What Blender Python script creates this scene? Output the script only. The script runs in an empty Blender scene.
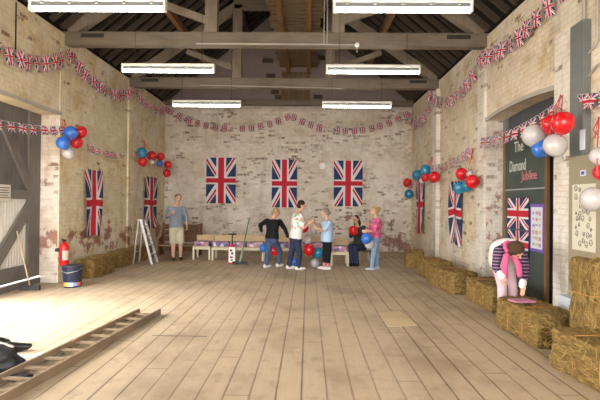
import bpy, bmesh, math, random
from mathutils import Vector, Matrix, Euler, noise as mnoise
random.seed(7)
C = bpy.context.scene.collection
SC = bpy.context.scene
PI = math.pi

# ---------------------------------------------------------------- camera
F = 467.0
H = 1.60
_Y = Vector((8.0, -3.0, -F)).normalized()
_X = Vector((1.0, -0.0105, 0.0172)); _X = (_X - _X.dot(_Y) * _Y).normalized()
_Z = _X.cross(_Y).normalized()
CAMFROM = Matrix((( _X.x, _Y.x, _Z.x), (_X.y, _Y.y, _Z.y), (_X.z, _Y.z, _Z.z)))
CAMROT = CAMFROM.transposed()
EYE = Vector((0, 0, H))
cd = bpy.data.cameras.new('camera'); cam = bpy.data.objects.new('camera', cd); C.objects.link(cam)
cd.sensor_width = 36.0; cd.lens = F / 600.0 * 36.0; cd.clip_end = 300
cam.matrix_world = Matrix.Translation(EYE) @ CAMROT.to_4x4()
SC.camera = cam

def ray(px, py):
    return CAMROT @ Vector(((px - 300) / F, -(py - 200) / F, -1.0))
def floor_pt(px, py, z=0.0):
    d = ray(px, py); t = (z - H) / d.z
    return EYE + d * t
def at_x(px, py, X):
    d = ray(px, py); return EYE + d * (X / d.x)
def at_y(px, py, Y):
    d = ray(px, py); return EYE + d * (Y / d.y)

# ---------------------------------------------------------------- room measures
XL, XR, YB, ZT = -4.85, 3.46, 15.7, 4.90
YF = -3.0
RX = (XL + XR) / 2; TAN = 0.84; ZR = ZT + (XR - XL) / 2 * TAN
def roof_z(x):
    return ZR - abs(x - RX) * TAN

# ---------------------------------------------------------------- node helpers
class NT:
    def __init__(s, name):
        s.m = bpy.data.materials.new(name); s.m.use_nodes = True
        s.t = s.m.node_tree; s.n = s.t.nodes; s.b = s.n['Principled BSDF']
    def new(s, typ, **kw):
        nd = s.n.new(typ)
        for k, v in kw.items(): setattr(nd, k, v)
        return nd
    def put(s, sock, v):
        if isinstance(v, bpy.types.NodeSocket): s.t.links.new(v, sock)
        elif isinstance(v, (tuple, list)):
            v = tuple(v)
            if len(sock.default_value) == 4 and len(v) == 3: v = v + (1,)
            sock.default_value = v
        else: sock.default_value = v
    def math(s, op, a, b=None, c=None):
        nd = s.new('ShaderNodeMath', operation=op)
        s.put(nd.inputs[0], a)
        if b is not None: s.put(nd.inputs[1], b)
        if c is not None: s.put(nd.inputs[2], c)
        return nd.outputs[0]
    def mix(s, f, a, b, mode='MIX'):
        nd = s.new('ShaderNodeMix', data_type='RGBA', blend_type=mode)
        s.put(nd.inputs[0], f); s.put(nd.inputs[6], a); s.put(nd.inputs[7], b)
        return nd.outputs[2]
    def coord(s, which='Object'):
        return s.new('ShaderNodeTexCoord').outputs[which]
    def sep(s, v):
        nd = s.new('ShaderNodeSeparateXYZ'); s.put(nd.inputs[0], v); return nd.outputs
    def comb(s, x, y, z):
        nd = s.new('ShaderNodeCombineXYZ'); s.put(nd.inputs[0], x); s.put(nd.inputs[1], y); s.put(nd.inputs[2], z); return nd.outputs[0]
    def vmul(s, v, k):
        nd = s.new('ShaderNodeVectorMath', operation='MULTIPLY'); s.put(nd.inputs[0], v); s.put(nd.inputs[1], k); return nd.outputs[0]
    def vadd(s, v, k):
        nd = s.new('ShaderNodeVectorMath', operation='ADD'); s.put(nd.inputs[0], v); s.put(nd.inputs[1], k); return nd.outputs[0]
    def noise(s, v, scale, detail=3, rough=0.55):
        nd = s.new('ShaderNodeTexNoise'); s.put(nd.inputs['Vector'], v); nd.inputs['Scale'].default_value = scale
        nd.inputs['Detail'].default_value = detail; nd.inputs['Roughness'].default_value = rough
        return nd.outputs[0]
    def step(s, v, lo, hi):
        nd = s.new('ShaderNodeMapRange', interpolation_type='SMOOTHSTEP'); s.put(nd.inputs[0], v)
        nd.inputs[1].default_value = lo; nd.inputs[2].default_value = hi
        return nd.outputs[0]
    def white(s, v, dim='3D'):
        nd = s.new('ShaderNodeTexWhiteNoise', noise_dimensions=dim)
        if dim == '1D': s.put(nd.inputs['W'], v)
        else: s.put(nd.inputs['Vector'], v)
        return nd.outputs[0]
    def bump(s, h, dist=0.01, strength=0.6):
        nd = s.new('ShaderNodeBump'); s.put(nd.inputs['Height'], h); nd.inputs['Distance'].default_value = dist
        nd.inputs['Strength'].default_value = strength
        s.t.links.new(nd.outputs[0], s.b.inputs['Normal'])
    def out(s, col=None, rough=None, metal=None, spec=None):
        if col is not None: s.put(s.b.inputs['Base Color'], col)
        if rough is not None: s.put(s.b.inputs['Roughness'], rough)
        if metal is not None: s.put(s.b.inputs['Metallic'], metal)
        if spec is not None: s.put(s.b.inputs['Specular IOR Level'], spec)
        return s.m

def plain(name, col, rough=0.6, var=0.15, scale=6.0, metal=0.0, spec=0.4, bump=0.0):
    s = NT(name); c = s.coord()
    n = s.noise(c, scale, 4)
    dark = tuple(x * (1 - var) for x in col); lite = tuple(min(1, x * (1 + var)) for x in col)
    m = s.out(s.mix(n, dark, lite), rough, metal, spec)
    if bump: s.bump(s.noise(c, scale * 6, 3), bump)
    return m

def wood(name, dark, lite, axis='X', scale=3.0, rough=0.75):
    s = NT(name); c = s.coord()
    k = {'X': (0.6, 9, 9), 'Y': (9, 0.6, 9), 'Z': (9, 9, 0.6)}[axis]
    g = s.noise(s.vmul(c, k), scale, 5, 0.65)
    b = s.noise(c, 1.3, 3)
    col = s.mix(g, dark, lite)
    col = s.mix(s.math('MULTIPLY', s.step(b, 0.45, 0.7), 0.35), col, tuple(x * 0.55 for x in dark))
    m = s.out(col, rough, 0, 0.25); s.bump(g, 0.006, 0.5); return m

def brick(name, plane, paint_a, paint_b, stain, red, band, red_amt, speck, cut=0.60, gable_shade=None, side=None, ochre=0.7):
    """whitewashed brick: worn limewash, ochre stains, bare bricks showing through in a height band"""
    s = NT(name); c = s.coord(); o = s.sep(c)
    u = o[0] if plane == 'X' else o[1]
    z = o[2]
    wob = s.math('MULTIPLY', s.math('SUBTRACT', s.noise(c, 3.0, 2), 0.5), 0.03)
    v2 = s.comb(s.math('ADD', u, wob), s.math('ADD', z, wob), 0.0)
    bt = s.new('ShaderNodeTexBrick'); s.put(bt.inputs['Vector'], v2)
    bt.inputs['Color1'].default_value = (0, 0, 0, 1); bt.inputs['Color2'].default_value = (1, 1, 1, 1); bt.inputs['Mortar'].default_value = (0.3, 0.3, 0.3, 1)
    bt.inputs['Scale'].default_value = 1.0; bt.inputs['Mortar Size'].default_value = 0.008
    bt.inputs['Brick Width'].default_value = 0.23; bt.inputs['Row Height'].default_value = 0.078
    bt.inputs['Mortar Smooth'].default_value = 0.4
    rnd = s.sep(bt.outputs['Color'])[0]; mort = bt.outputs['Fac']
    big = s.step(s.noise(v2, 0.5, 4, 0.6), 0.35, 0.65); mid = s.noise(v2, 1.7, 6, 0.68); fine = s.noise(v2, 9.0, 5, 0.65)
    col = s.mix(big, paint_a, paint_b)
    col = s.mix(s.math('MULTIPLY', s.step(mid, 0.47, 0.68), ochre), col, stain)
    col = s.mix(s.math('MULTIPLY', s.step(fine, 0.46, 0.70), 0.38), col, tuple(x * 0.62 for x in paint_a))
    col = s.mix(s.math('MULTIPLY', s.step(s.noise(s.vadd(v2, (9, 4, 0)), 4.0, 5, 0.7), 0.52, 0.66), 0.45), col, tuple(min(1, x * 1.15) for x in paint_a))
    col = s.mix(s.math('MULTIPLY', s.step(rnd, 0.55, 1.0), 0.12), col, tuple(x * 0.55 for x in stain))
    lime = s.step(s.noise(s.vadd(v2, (1.7, 6.4, 0)), 0.9, 6, 0.72), 0.50, 0.62)
    col = s.mix(s.math('MULTIPLY', lime, 0.5), col, (0.84, 0.80, 0.73))
    strk = s.step(s.noise(s.vmul(s.vadd(v2, (5.1, 0, 0)), (2.2, 0.35, 1)), 1.6, 4, 0.6), 0.52, 0.70)
    col = s.mix(s.math('MULTIPLY', strk, 0.45), col, tuple(x * 0.62 for x in paint_b))
    col = s.mix(s.math('MULTIPLY', s.step(s.noise(s.vadd(v2, (2, 2, 0)), 22.0, 3, 0.6), 0.58, 0.72), 0.4), col, tuple(x * 0.5 for x in stain))
    # bare patches inside the height band, a few everywhere
    z0, z1 = band
    low = s.math('MULTIPLY', s.step(z, z0 - 0.25, z0 + 0.1), s.math('SUBTRACT', 1.0, s.step(z, z1 - 0.2, z1 + 0.2)))
    if side is not None: low = s.math('MULTIPLY', low, s.step(u, side[0], side[1]))
    patch = s.noise(s.vadd(v2, (7.3, 2.1, 0)), 1.9, 6, 0.72)
    msk = s.step(s.math('ADD', patch, s.math('MULTIPLY', low, red_amt)), cut, cut + 0.06)
    clus = s.step(s.noise(s.vadd(v2, (3.1, 9.2, 0)), 0.7, 3), 0.42, 0.60)
    spk = s.math('MULTIPLY', s.step(rnd, 1.0 - speck, 1.0 - speck * 0.7), s.math('MULTIPLY', clus, s.step(fine, 0.42, 0.52)))
    redc = s.mix(rnd, red, tuple(x * 0.55 for x in red))
    col = s.mix(s.math('MULTIPLY', msk, 0.8), col, redc)
    col = s.mix(s.math('MULTIPLY', spk, 0.8), col, (red[0] * 0.5, red[1] * 0.6, red[2] * 0.65))
    if gable_shade:
        col = s.mix(s.step(z, 4.6, 4.95), col, s.mix(mid, gable_shade, tuple(x * 0.6 for x in gable_shade)))  # shade up in the gable put into the colour as dim purple-grey
    col = s.mix(s.math('MULTIPLY', mort, 0.14), col, tuple(x * 0.5 for x in stain))
    m = s.out(col, 0.9, 0, 0.15)
    s.bump(s.math('SUBTRACT', s.math('MULTIPLY', fine, 0.8), s.math('ADD', s.math('MULTIPLY', mort, .35), s.math('MULTIPLY', msk, 0.4))), 0.014, 0.8)
    return m

def flag_mat(name):
    """Union flag drawn from the UVs: u along the length, v along the width"""
    s = NT(name); uv = s.sep(s.coord('UV'))
    x = s.math('MULTIPLY_ADD', uv[0], 60.0, -30.0); y = s.math('MULTIPLY_ADD', uv[1], 30.0, -15.0)
    ax = s.math('ABSOLUTE', x); ay = s.math('ABSOLUTE', y)
    k = 1 / math.sqrt(5)
    d = s.math('MULTIPLY', s.math('SUBTRACT', ax, s.math('MULTIPLY', ay, 2.0)), k)   # signed, folded to one quarter
    ad = s.math('ABSOLUTE', d)
    whitesal = s.math('LESS_THAN', ad, 3.0)
    sg = s.math('MULTIPLY', s.math('SIGN', x), s.math('SIGN', y))
    dd = s.math('MULTIPLY', d, s.math('MULTIPLY', s.math('SIGN', y), s.math('MULTIPLY', sg, s.math('SIGN', y))))
    redsal = s.math('MULTIPLY', s.math('LESS_THAN', s.math('MULTIPLY', dd, -1.0), 2.0), s.math('LESS_THAN', dd, 0.0))
    mn = s.math('MINIMUM', ax, ay)
    wc = s.math('LESS_THAN', mn, 5.0); rc = s.math('LESS_THAN', mn, 3.0)
    n = s.noise(s.coord('Object'), 9.0, 2)
    blue = s.mix(n, (0.018, 0.035, 0.10), (0.03, 0.055, 0.15)); white = (0.72, 0.68, 0.70); red = s.mix(n, (0.44, 0.018, 0.035), (0.56, 0.03, 0.05))
    col = s.mix(whitesal, blue, white); col = s.mix(redsal, col, red); col = s.mix(wc, col, white); col = s.mix(rc, col, red)
    return s.out(col, 0.75, 0, 0.2)

# ---------------------------------------------------------------- mesh helpers
class MB:
    def __init__(s): s.bm = bmesh.new(); s.uv = None
    def box(s, lo, hi, mi=0, bev=0.0):
        lo = Vector(lo); hi = Vector(hi)
        r = bmesh.ops.create_cube(s.bm, size=1.0)
        vs = r['verts']
        for v in vs: v.co = Vector([(lo[i] + hi[i]) / 2 + v.co[i] * (hi[i] - lo[i]) for i in range(3)])
        fs = {f for v in vs for f in v.link_faces}
        for f in fs: f.material_index = mi
        if bev:
            es = list({e for v in vs for e in v.link_edges})
            bmesh.ops.bevel(s.bm, geom=es, offset=bev, segments=2, affect='EDGES', profile=0.6)
        return s
    def beam(s, a, b, w, d, up=(0, 0, 1), mi=0, bev=0.0):
        """rectangular bar from a to b: w across, d along up"""
        a = Vector(a); b = Vector(b); t = (b - a).normalized(); up = Vector(up)
        r = t.cross(up)
        if r.length < 1e-4: r = t.cross(Vector((1, 0, 0)))
        r.normalize(); u = r.cross(t).normalized()
        q = []
        for p in (a, b):
            for sx, sy in ((-1, -1), (1, -1), (1, 1), (-1, 1)):
                q.append(s.bm.verts.new(p + r * (w / 2 * sx) + u * (d / 2 * sy)))
        fs = []
        for i in range(4):
            j = (i + 1) % 4
            fs.append(s.bm.faces.new((q[i], q[j], q[4 + j], q[4 + i])))
        fs.append(s.bm.faces.new(q[3::-1])); fs.append(s.bm.faces.new(q[4:]))
        for f in fs: f.material_index = mi
        bmesh.ops.recalc_face_normals(s.bm, faces=fs)
        if bev:
            es = list({e for f in fs for e in f.edges})
            bmesh.ops.bevel(s.bm, geom=es, offset=bev, segments=2, affect='EDGES')
        return s
    def tube(s, pts, r, seg=8, mi=0, caps=True):
        pts = [Vector(p) for p in pts]; n = len(pts)
        rr = r if isinstance(r, (list, tuple)) else [r] * n
        rings = []; prev = None
        for i, p in enumerate(pts):
            t = (pts[min(i + 1, n - 1)] - pts[max(i - 1, 0)])
            t = t.normalized() if t.length > 1e-9 else Vector((0, 0, 1))
            if prev is None:
                a = t.cross(Vector((0, 0, 1)))
                if a.length < 1e-3: a = t.cross(Vector((1, 0, 0)))
            else:
                a = prev - t * prev.dot(t)
            a.normalize(); prev = a; b = t.cross(a)
            rings.append([s.bm.verts.new(p + (a * math.cos(2 * PI * k / seg) + b * math.sin(2 * PI * k / seg)) * rr[i]) for k in range(seg)])
        fs = []
        for i in range(n - 1):
            for k in range(seg):
                j = (k + 1) % seg
                fs.append(s.bm.faces.new((rings[i][k], rings[i][j], rings[i + 1][j], rings[i + 1][k])))
        if caps:
            fs.append(s.bm.faces.new(rings[0][::-1])); fs.append(s.bm.faces.new(rings[-1]))
        for f in fs: f.material_index = mi; f.smooth = True
        bmesh.ops.recalc_face_normals(s.bm, faces=fs)
        return s
    def lathe(s, prof, seg=20, origin=(0, 0, 0), axis=None, mi=0):
        """prof: (radius, height) from bottom to top"""
        o = Vector(origin)
        q = Vector((0, 0, 1)).rotation_difference(Vector(axis)).to_matrix() if axis else Matrix.Identity(3)
        rings = []
        for r, z in prof:
            if r < 1e-5: rings.append([s.bm.verts.new(o + q @ Vector((0, 0, z)))])
            else: rings.append([s.bm.verts.new(o + q @ Vector((r * math.cos(2 * PI * k / seg), r * math.sin(2 * PI * k / seg), z))) for k in range(seg)])
        fs = []
        for a, b in zip(rings, rings[1:]):
            for k in range(seg):
                j = (k + 1) % seg
                if len(a) == 1 and len(b) == 1: continue
                if len(a) == 1: fs.append(s.bm.faces.new((a[0], b[j], b[k])))
                elif len(b) == 1: fs.append(s.bm.faces.new((a[k], a[j], b[0])))
                else: fs.append(s.bm.faces.new((a[k], a[j], b[j], b[k])))
        if len(rings[0]) > 1: fs.append(s.bm.faces.new(rings[0][::-1]))
        if len(rings[-1]) > 1: fs.append(s.bm.faces.new(rings[-1]))
        for f in fs: f.material_index = mi; f.smooth = True
        return s
    def ball(s, c, r, rot=None, sub=3):
        q = bmesh.ops.create_icosphere(s.bm, subdivisions=sub, radius=1.0)['verts']
        rv = Vector(r) if isinstance(r, (tuple, list, Vector)) else Vector((r, r, r))
        for v in q:
            p = Vector((v.co.x * rv.x, v.co.y * rv.y, v.co.z * rv.z))
            v.co = Vector(c) + (rot @ p if rot else p)
        for f in {f for v in q for f in v.link_faces}: f.smooth = True
        return s
    def poly(s, pts, thick, nrm, mi=0):
        nrm = Vector(nrm); a = [s.bm.verts.new(Vector(p)) for p in pts]; b = [s.bm.verts.new(Vector(p) + nrm * thick) for p in pts]
        n = len(pts); fs = [s.bm.faces.new(a), s.bm.faces.new(b[::-1])]
        for i in range(n):
            j = (i + 1) % n
            fs.append(s.bm.faces.new((a[i], b[i], b[j], a[j])))
        for f in fs: f.material_index = mi
        bmesh.ops.recalc_face_normals(s.bm, faces=fs)
        return s
    def sheet(s, fn, nu, nv, mi=0):
        """grid surface p = fn(u, v) with UVs"""
        if s.uv is None: s.uv = s.bm.loops.layers.uv.new('UVMap')
        g = [[s.bm.verts.new(fn(i / nu, j / nv)) for j in range(nv + 1)] for i in range(nu + 1)]
        for i in range(nu):
            for j in range(nv):
                f = s.bm.faces.new((g[i][j], g[i + 1][j], g[i + 1][j + 1], g[i][j + 1])); f.smooth = True; f.material_index = mi
                for lp, (a, b) in zip(f.loops, ((i, j), (i + 1, j), (i + 1, j + 1), (i, j + 1))):
                    lp[s.uv].uv = (a / nu, b / nv)
        return s
    def build(s, name, mats, parent=None, loc=None, rot=None):
        me = bpy.data.meshes.new(name)
        s.bm.normal_update(); s.bm.to_mesh(me); s.bm.free()
        for m in (mats if isinstance(mats, (list, tuple)) else [mats]): me.materials.append(m)
        o = bpy.data.objects.new(name, me); C.objects.link(o)
        if parent: o.parent = parent
        if loc is not None: o.location = loc
        if rot is not None: o.rotation_euler = rot
        return o

def tag(o, label, cat, group=None, kind=None):
    o['label'] = label; o['category'] = cat
    if group: o['group'] = group
    if kind: o['kind'] = kind
    return o
def thing(name, label, cat, loc=(0, 0, 0), rz=0.0, group=None):
    o = bpy.data.objects.new(name, None); C.objects.link(o); o.location = loc; o.rotation_euler = (0, 0, rz); o.empty_display_size = 0.1
    return tag(o, label, cat, group)
def struct(o):
    o['kind'] = 'structure'; return o
def kids(o): return [c for c in KID.get(o.name, [])]
def copy_tree(o, label=None):
    c = o.copy(); C.objects.link(c)
    if label: c['label'] = label
    for ch in list(o.children):
        d = ch.copy(); C.objects.link(d); d.parent = c
        for g in list(ch.children):
            e = g.copy(); C.objects.link(e); e.parent = d
    return c
# ---------------------------------------------------------------- materials
M = {}
M['wall_left'] = brick('whitewash_left', 'Y', (0.80, 0.71, 0.50), (0.68, 0.60, 0.44), (0.57, 0.40, 0.17), (0.34, 0.10, 0.07), (0.5, 1.05), 0.14, 0.04, cut=0.62, ochre=.85)
M['wall_right'] = brick('whitewash_right', 'Y', (0.78, 0.69, 0.56), (0.72, 0.61, 0.46), (0.56, 0.40, 0.20), (0.32, 0.14, 0.095), (0.0, 0.7), 0.05, 0.08, cut=0.655, ochre=.8)
M['wall_back'] = brick('whitewash_back', 'X', (0.74, 0.675, 0.60), (0.64, 0.565, 0.48), (0.46, 0.34, 0.22), (0.26, 0.10, 0.075), (0.0, 1.15), 0.16, 0.30, cut=0.645, gable_shade=(0.40, 0.33, 0.33), side=(0.4, 1.8), ochre=.6)
M['pier'] = brick('white_brick_pier', 'Y', (0.80, 0.76, 0.69), (0.74, 0.68, 0.59), (0.62, 0.49, 0.37), (0.38, 0.15, 0.10), (0.3, 1.4), 0.03, 0.10, cut=0.65, ochre=.6)
M['pierx'] = brick('white_brick_reveal', 'X', (0.76, 0.70, 0.63), (0.66, 0.59, 0.51), (0.54, 0.40, 0.29), (0.38, 0.15, 0.10), (0.3, 1.7), 0.07, 0.20, cut=0.57, ochre=.6)
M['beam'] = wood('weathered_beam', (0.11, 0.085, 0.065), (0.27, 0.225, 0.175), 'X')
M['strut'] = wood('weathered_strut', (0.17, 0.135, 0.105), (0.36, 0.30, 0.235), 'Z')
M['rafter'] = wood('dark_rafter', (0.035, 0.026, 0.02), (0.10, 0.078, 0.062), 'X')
M['orange'] = wood('orange_timber', (0.15, 0.075, 0.03), (0.30, 0.17, 0.08), 'Y')
M['board'] = wood('brown_board', (0.15, 0.105, 0.06), (0.27, 0.20, 0.12), 'X')
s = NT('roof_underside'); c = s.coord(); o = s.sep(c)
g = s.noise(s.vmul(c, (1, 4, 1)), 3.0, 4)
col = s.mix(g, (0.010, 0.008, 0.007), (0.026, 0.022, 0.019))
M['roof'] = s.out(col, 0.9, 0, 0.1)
# plank floor
s = NT('plank_floor'); c = s.coord(); o = s.sep(c)
PW = 0.215
u = s.math('DIVIDE', s.math('ADD', o[0], 0.035), PW); pid = s.math('FLOOR', u); fu = s.math('FRACT', u)
r1 = s.white(pid, '1D'); r2 = s.white(s.math('ADD', pid, 37.3), '1D')
v = s.math('ADD', s.math('DIVIDE', o[1], 4.3), s.math('MULTIPLY', r1, 3.0)); vid = s.math('FLOOR', v); fv = s.math('FRACT', v)
r3 = s.white(s.comb(pid, vid, 0.0))
edge = s.math('MINIMUM', fu, s.math('SUBTRACT', 1.0, fu)); gap = s.math('SUBTRACT', 1.0, s.step(s.math('ADD', edge, s.math('MULTIPLY', s.math('SUBTRACT', s.noise(s.vmul(c, (3, 1.2, 1)), 2.0, 3), 0.5), 0.05)), 0.012, 0.06))
gap = s.math('MULTIPLY', gap, s.math('MULTIPLY_ADD', r2, 0.55, 0.45))
endm = s.math('LESS_THAN', s.math('MINIMUM', fv, s.math('SUBTRACT', 1.0, fv)), 0.0016)
grain = s.noise(s.vmul(c, (22, 0.9, 1)), 2.0, 5, 0.65)
dirt = s.noise(s.vmul(c, (1.0, 0.6, 1)), 1.1, 5, 0.6); blot = s.noise(c, 4.5, 5, 0.7)
col = s.mix(grain, (0.36, 0.28, 0.19), (0.58, 0.465, 0.33))
col = s.mix(s.math('MULTIPLY', r3, 0.45), col, (0.50, 0.37, 0.235))
col = s.mix(s.math('MULTIPLY', s.step(dirt, 0.44, 0.68), 0.7), col, (0.27, 0.195, 0.125))
col = s.mix(s.math('MULTIPLY', s.step(blot, 0.52, 0.70), 0.5), col, (0.25, 0.18, 0.12))
col = s.mix(s.math('MULTIPLY', s.step(s.noise(s.vadd(c, (4, 8, 0)), 7.0, 3), 0.68, 0.76), 0.4), col, (0.62, 0.55, 0.45))
col = s.mix(s.math('MULTIPLY', gap, 0.85), col, (0.07, 0.045, 0.03))
col = s.mix(s.math('MULTIPLY', endm, 0.6), col, (0.08, 0.05, 0.035))
M['floor'] = s.out(col, s.math('MULTIPLY_ADD', grain, 0.25, 0.45), 0, 0.35)
s.bump(s.math('SUBTRACT', s.math('MULTIPLY', grain, 0.3), gap), 0.006, 0.6)
M['patch'] = wood('fresh_plank', (0.50, 0.38, 0.22), (0.64, 0.50, 0.31), 'X')
M['flag'] = flag_mat('union_flag')
M['white_metal'] = plain('white_enamel', (0.78, 0.78, 0.74), 0.45, 0.06)
M['grey_metal'] = plain('grey_paint', (0.16, 0.17, 0.17), 0.55, 0.2)
M['alu'] = plain('aluminium', (0.62, 0.62, 0.62), 0.35, 0.1, metal=0.8)
M['iron'] = plain('dark_iron', (0.035, 0.033, 0.032), 0.7, 0.3)
M['cord'] = plain('pale_cord', (0.6, 0.56, 0.52), 0.8)
M['conduit'] = plain('pale_conduit', (0.42, 0.39, 0.35), 0.6)
M['door'] = wood('grey_door', (0.10, 0.098, 0.096), (0.18, 0.175, 0.168), 'Z')
M['doorfr'] = wood('grey_brown_door_frame', (0.12, 0.112, 0.105), (0.22, 0.205, 0.19), 'Z')
M['doorpale'] = plain('pale_corrugated', (0.62, 0.61, 0.58), 0.7, 0.15, 3)
M['lintel'] = plain('pale_lintel', (0.42, 0.38, 0.32), 0.7, 0.2, 3)
def emis(name, col, st):
    s = NT(name); s.out((0.9, 0.9, 0.9), 0.4)
    s.b.inputs['Emission Color'].default_value = (*col, 1); s.b.inputs['Emission Strength'].default_value = st
    return s.m
M['tube'] = emis('lit_tube', (1.0, 0.97, 0.90), 15.0)
s = NT('straw'); c = s.coord()
n1 = s.noise(s.vmul(c, (34, 9, 50)), 1.0, 5, 0.7); n2 = s.noise(c, 7, 4, 0.65); n3 = s.noise(s.vmul(c, (60, 12, 60)), 1.3, 4, 0.7)
col = s.mix(s.step(n1, 0.3, 0.7), (0.085, 0.05, 0.014), (0.31, 0.205, 0.068))
col = s.mix(s.math('MULTIPLY', s.step(n2, 0.45, 0.75), 0.5), col, (0.19, 0.115, 0.03))
col = s.mix(s.math('MULTIPLY', s.step(n3, 0.58, 0.72), 0.6), col, (0.44, 0.32, 0.13))
M['straw'] = s.out(col, 0.8, 0, 0.2); s.bump(n1, 0.02, 0.9)
M['strand'] = plain('straw_strand', (0.42, 0.29, 0.10), 0.6, 0.35, 20)
M['twine'] = plain('orange_twine', (0.45, 0.2, 0.06), 0.8)
def rubber(name, col):
    s = NT(name); m = s.out(col, 0.22, 0, 0.5)
    s.b.inputs['Coat Weight'].default_value = 0.3
    s.b.inputs['Subsurface Weight'].default_value = 0.0
    return m
M['b_red'] = rubber('red_balloon', (0.62, 0.012, 0.018)); M['b_blue'] = rubber('blue_balloon', (0.03, 0.16, 0.60))
M['b_teal'] = rubber('teal_blue_balloon', (0.02, 0.20, 0.36)); M['b_white'] = rubber('white_balloon', (0.50, 0.475, 0.48)); M['b_silver'] = rubber('pearl_balloon', (0.42, 0.42, 0.45))
M['ribbon'] = plain('red_ribbon', (0.6, 0.08, 0.07), 0.5)
M['skin'] = plain('skin', (0.56, 0.33, 0.235), 0.55, 0.06, 10)
M['lip'] = plain('lips', (0.36, 0.12, 0.10), 0.5)
M['eye'] = plain('eye', (0.05, 0.04, 0.035), 0.2)

fp_ = floor_pt
# ---------------------------------------------------------------- setting
mb = MB(); mb.box((XL - 0.36, YF - 0.3, -0.08), (XR + 0.5, YB + 0.3, 0)); floor = struct(mb.build('floor', M['floor']))
a = floor_pt(378, 313); b = floor_pt(400, 311.5); c_ = floor_pt(417.5, 325.5); d_ = floor_pt(388, 327)
mb = MB(); mb.poly([(1.02, 5.98, 0.001), (1.52, 6.05, 0.001), (1.60, 6.98, 0.001), (1.12, 6.92, 0.001)], 0.004, (0, 0, 1))
PATCHQ = [a, b, c_, d_]
mb.bm.free(); mb = MB(); mb.poly([Vector((p.x, p.y, 0.0005)) for p in PATCHQ], 0.004, (0, 0, 1)); struct(mb.build('floor_patch', M['patch']))
gm = plain('pale_ground', (0.42, 0.40, 0.36), 0.9, 0.2, 0.8)
mb = MB(); mb.box((-60, -60, -0.2), (60, 75, -0.09)); struct(mb.build('ground', gm))

A_ = fp_(152, 335.5); B_ = fp_(207, 336.5)
mb = MB(); mb.beam(A_ + Vector((0, 0, .0005)), B_ + Vector((0, 0, .0005)), .016, .002); struct(mb.build('floor_joint', M['iron']))
# left wall with its goods doorway
TH = 0.35; LY0, LY1, LZ = 3.4, 8.98, 3.26
def wall_with_hole(name, X0, X1, ya, yb, za, y0, y1, z1, mats, arch=0.0):
    """wall slab between X0 and X1 along Y with one doorway; arch lifts the middle of the head"""
    mb = MB(); n = 16
    mb.box((X0, ya, 0), (X1, y0, za)); mb.box((X0, y1, 0), (X1, yb, za))
    lo = [(y0 + (y1 - y0) * i / n, z1 + arch * (1 - (2 * i / n - 1) ** 2)) for i in range(n + 1)]
    for (p, q) in zip(lo, lo[1:]):
        vs = [mb.bm.verts.new((x, y, z)) for x in (X0, X1) for (y, z) in ((p[0], p[1]), (q[0], q[1]), (q[0], za), (p[0], za))]
        fs = [mb.bm.faces.new(vs[:4]), mb.bm.faces.new(vs[4:]), mb.bm.faces.new((vs[0], vs[1], vs[5], vs[4])), mb.bm.faces.new((vs[2], vs[3], vs[7], vs[6]))]
        bmesh.ops.recalc_face_normals(mb.bm, faces=fs)
    for f in mb.bm.faces:
        if abs(f.normal.y) > 0.9: f.material_index = 1
    mb.bm.normal_update()
    for f in mb.bm.faces:
        if abs(f.normal.y) > 0.9: f.material_index = 1
    return struct(mb.build(name, mats))
wall_with_hole('wall_left', XL - TH, XL, YF, YB, ZT, LY0, LY1, LZ, [M['wall_left'], M['pierx']])
RY0, RY1, RZ = 6.55, 9.14, 3.24
wall_with_hole('wall_right', XR, XR + TH, YF, YB, ZT, RY0, RY1, RZ, [M['wall_right'], M['pierx']], arch=0.07)
mb = MB()
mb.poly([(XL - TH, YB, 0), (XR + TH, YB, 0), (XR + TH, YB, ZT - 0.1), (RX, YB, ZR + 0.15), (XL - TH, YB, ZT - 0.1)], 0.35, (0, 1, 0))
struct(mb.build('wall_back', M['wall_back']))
mb = MB()
OX0, OX1, OZ = -3.9, 2.5, 4.3
mb.box((XL - TH, YF - 0.3, 0), (OX0, YF, ZT)); mb.box((OX1, YF - 0.3, 0), (XR + TH, YF, ZT))
mb.poly([(OX0, YF - 0.3, OZ), (OX1, YF - 0.3, OZ), (OX1, YF - 0.3, ZT), (OX0, YF - 0.3, ZT)], 0.3, (0, 1, 0))
mb.poly([(XL - TH, YF - 0.3, ZT), (XR + TH, YF - 0.3, ZT), (RX, YF - 0.3, ZR + 0.15)], 0.3, (0, 1, 0))
struct(mb.build('wall_front', M['wall_back']))
# pilasters below the trusses
TY = (9.26, 12.62)
def pil(name, x0, x1, y0, y1, z0, z1, m): 
    mb = MB(); mb.box((x0, y0, z0), (x1, y1, z1)); return struct(mb.build(name, m))
pil('trim_1', XL, XL + 0.02, LY1 + 0.0, LY1 + 0.42, 0, 4.6, [M['wall_left']])
pil('trim_2', XL, XL + 0.045, 12.4, 12.85, 0, 4.65, M['wall_left'])
pil('trim_3', XR - 0.10, XR, 12.35, 12.75, 0, 4.65, M['pier'])
pil('trim_4', XR - 0.05, XR, RY1, RY1 + 0.36, 0, 4.6, M['pier'])
pil('trim_5', XR - 0.06, XR, 6.02, RY0 - 0.02, 0, 3.95, M['pier'])
# door lintels
mb = MB(); mb.box((XL - 0.02, LY0 - 0.2, LZ), (XL + 0.03, LY1 + 0.05, LZ + 0.06)); struct(mb.build('trim_6', M['lintel']))
mb = MB(); n = 16
pts = [(XR - 0.012, RY0 + (RY1 - RY0) * i / n, RZ + 0.01 + 0.07 * (1 - (2 * i / n - 1) ** 2)) for i in range(n + 1)]
for p, q in zip(pts, pts[1:]): mb.beam(p, q, 0.04, 0.07)
struct(mb.build('trim_7', M['lintel']))
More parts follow.
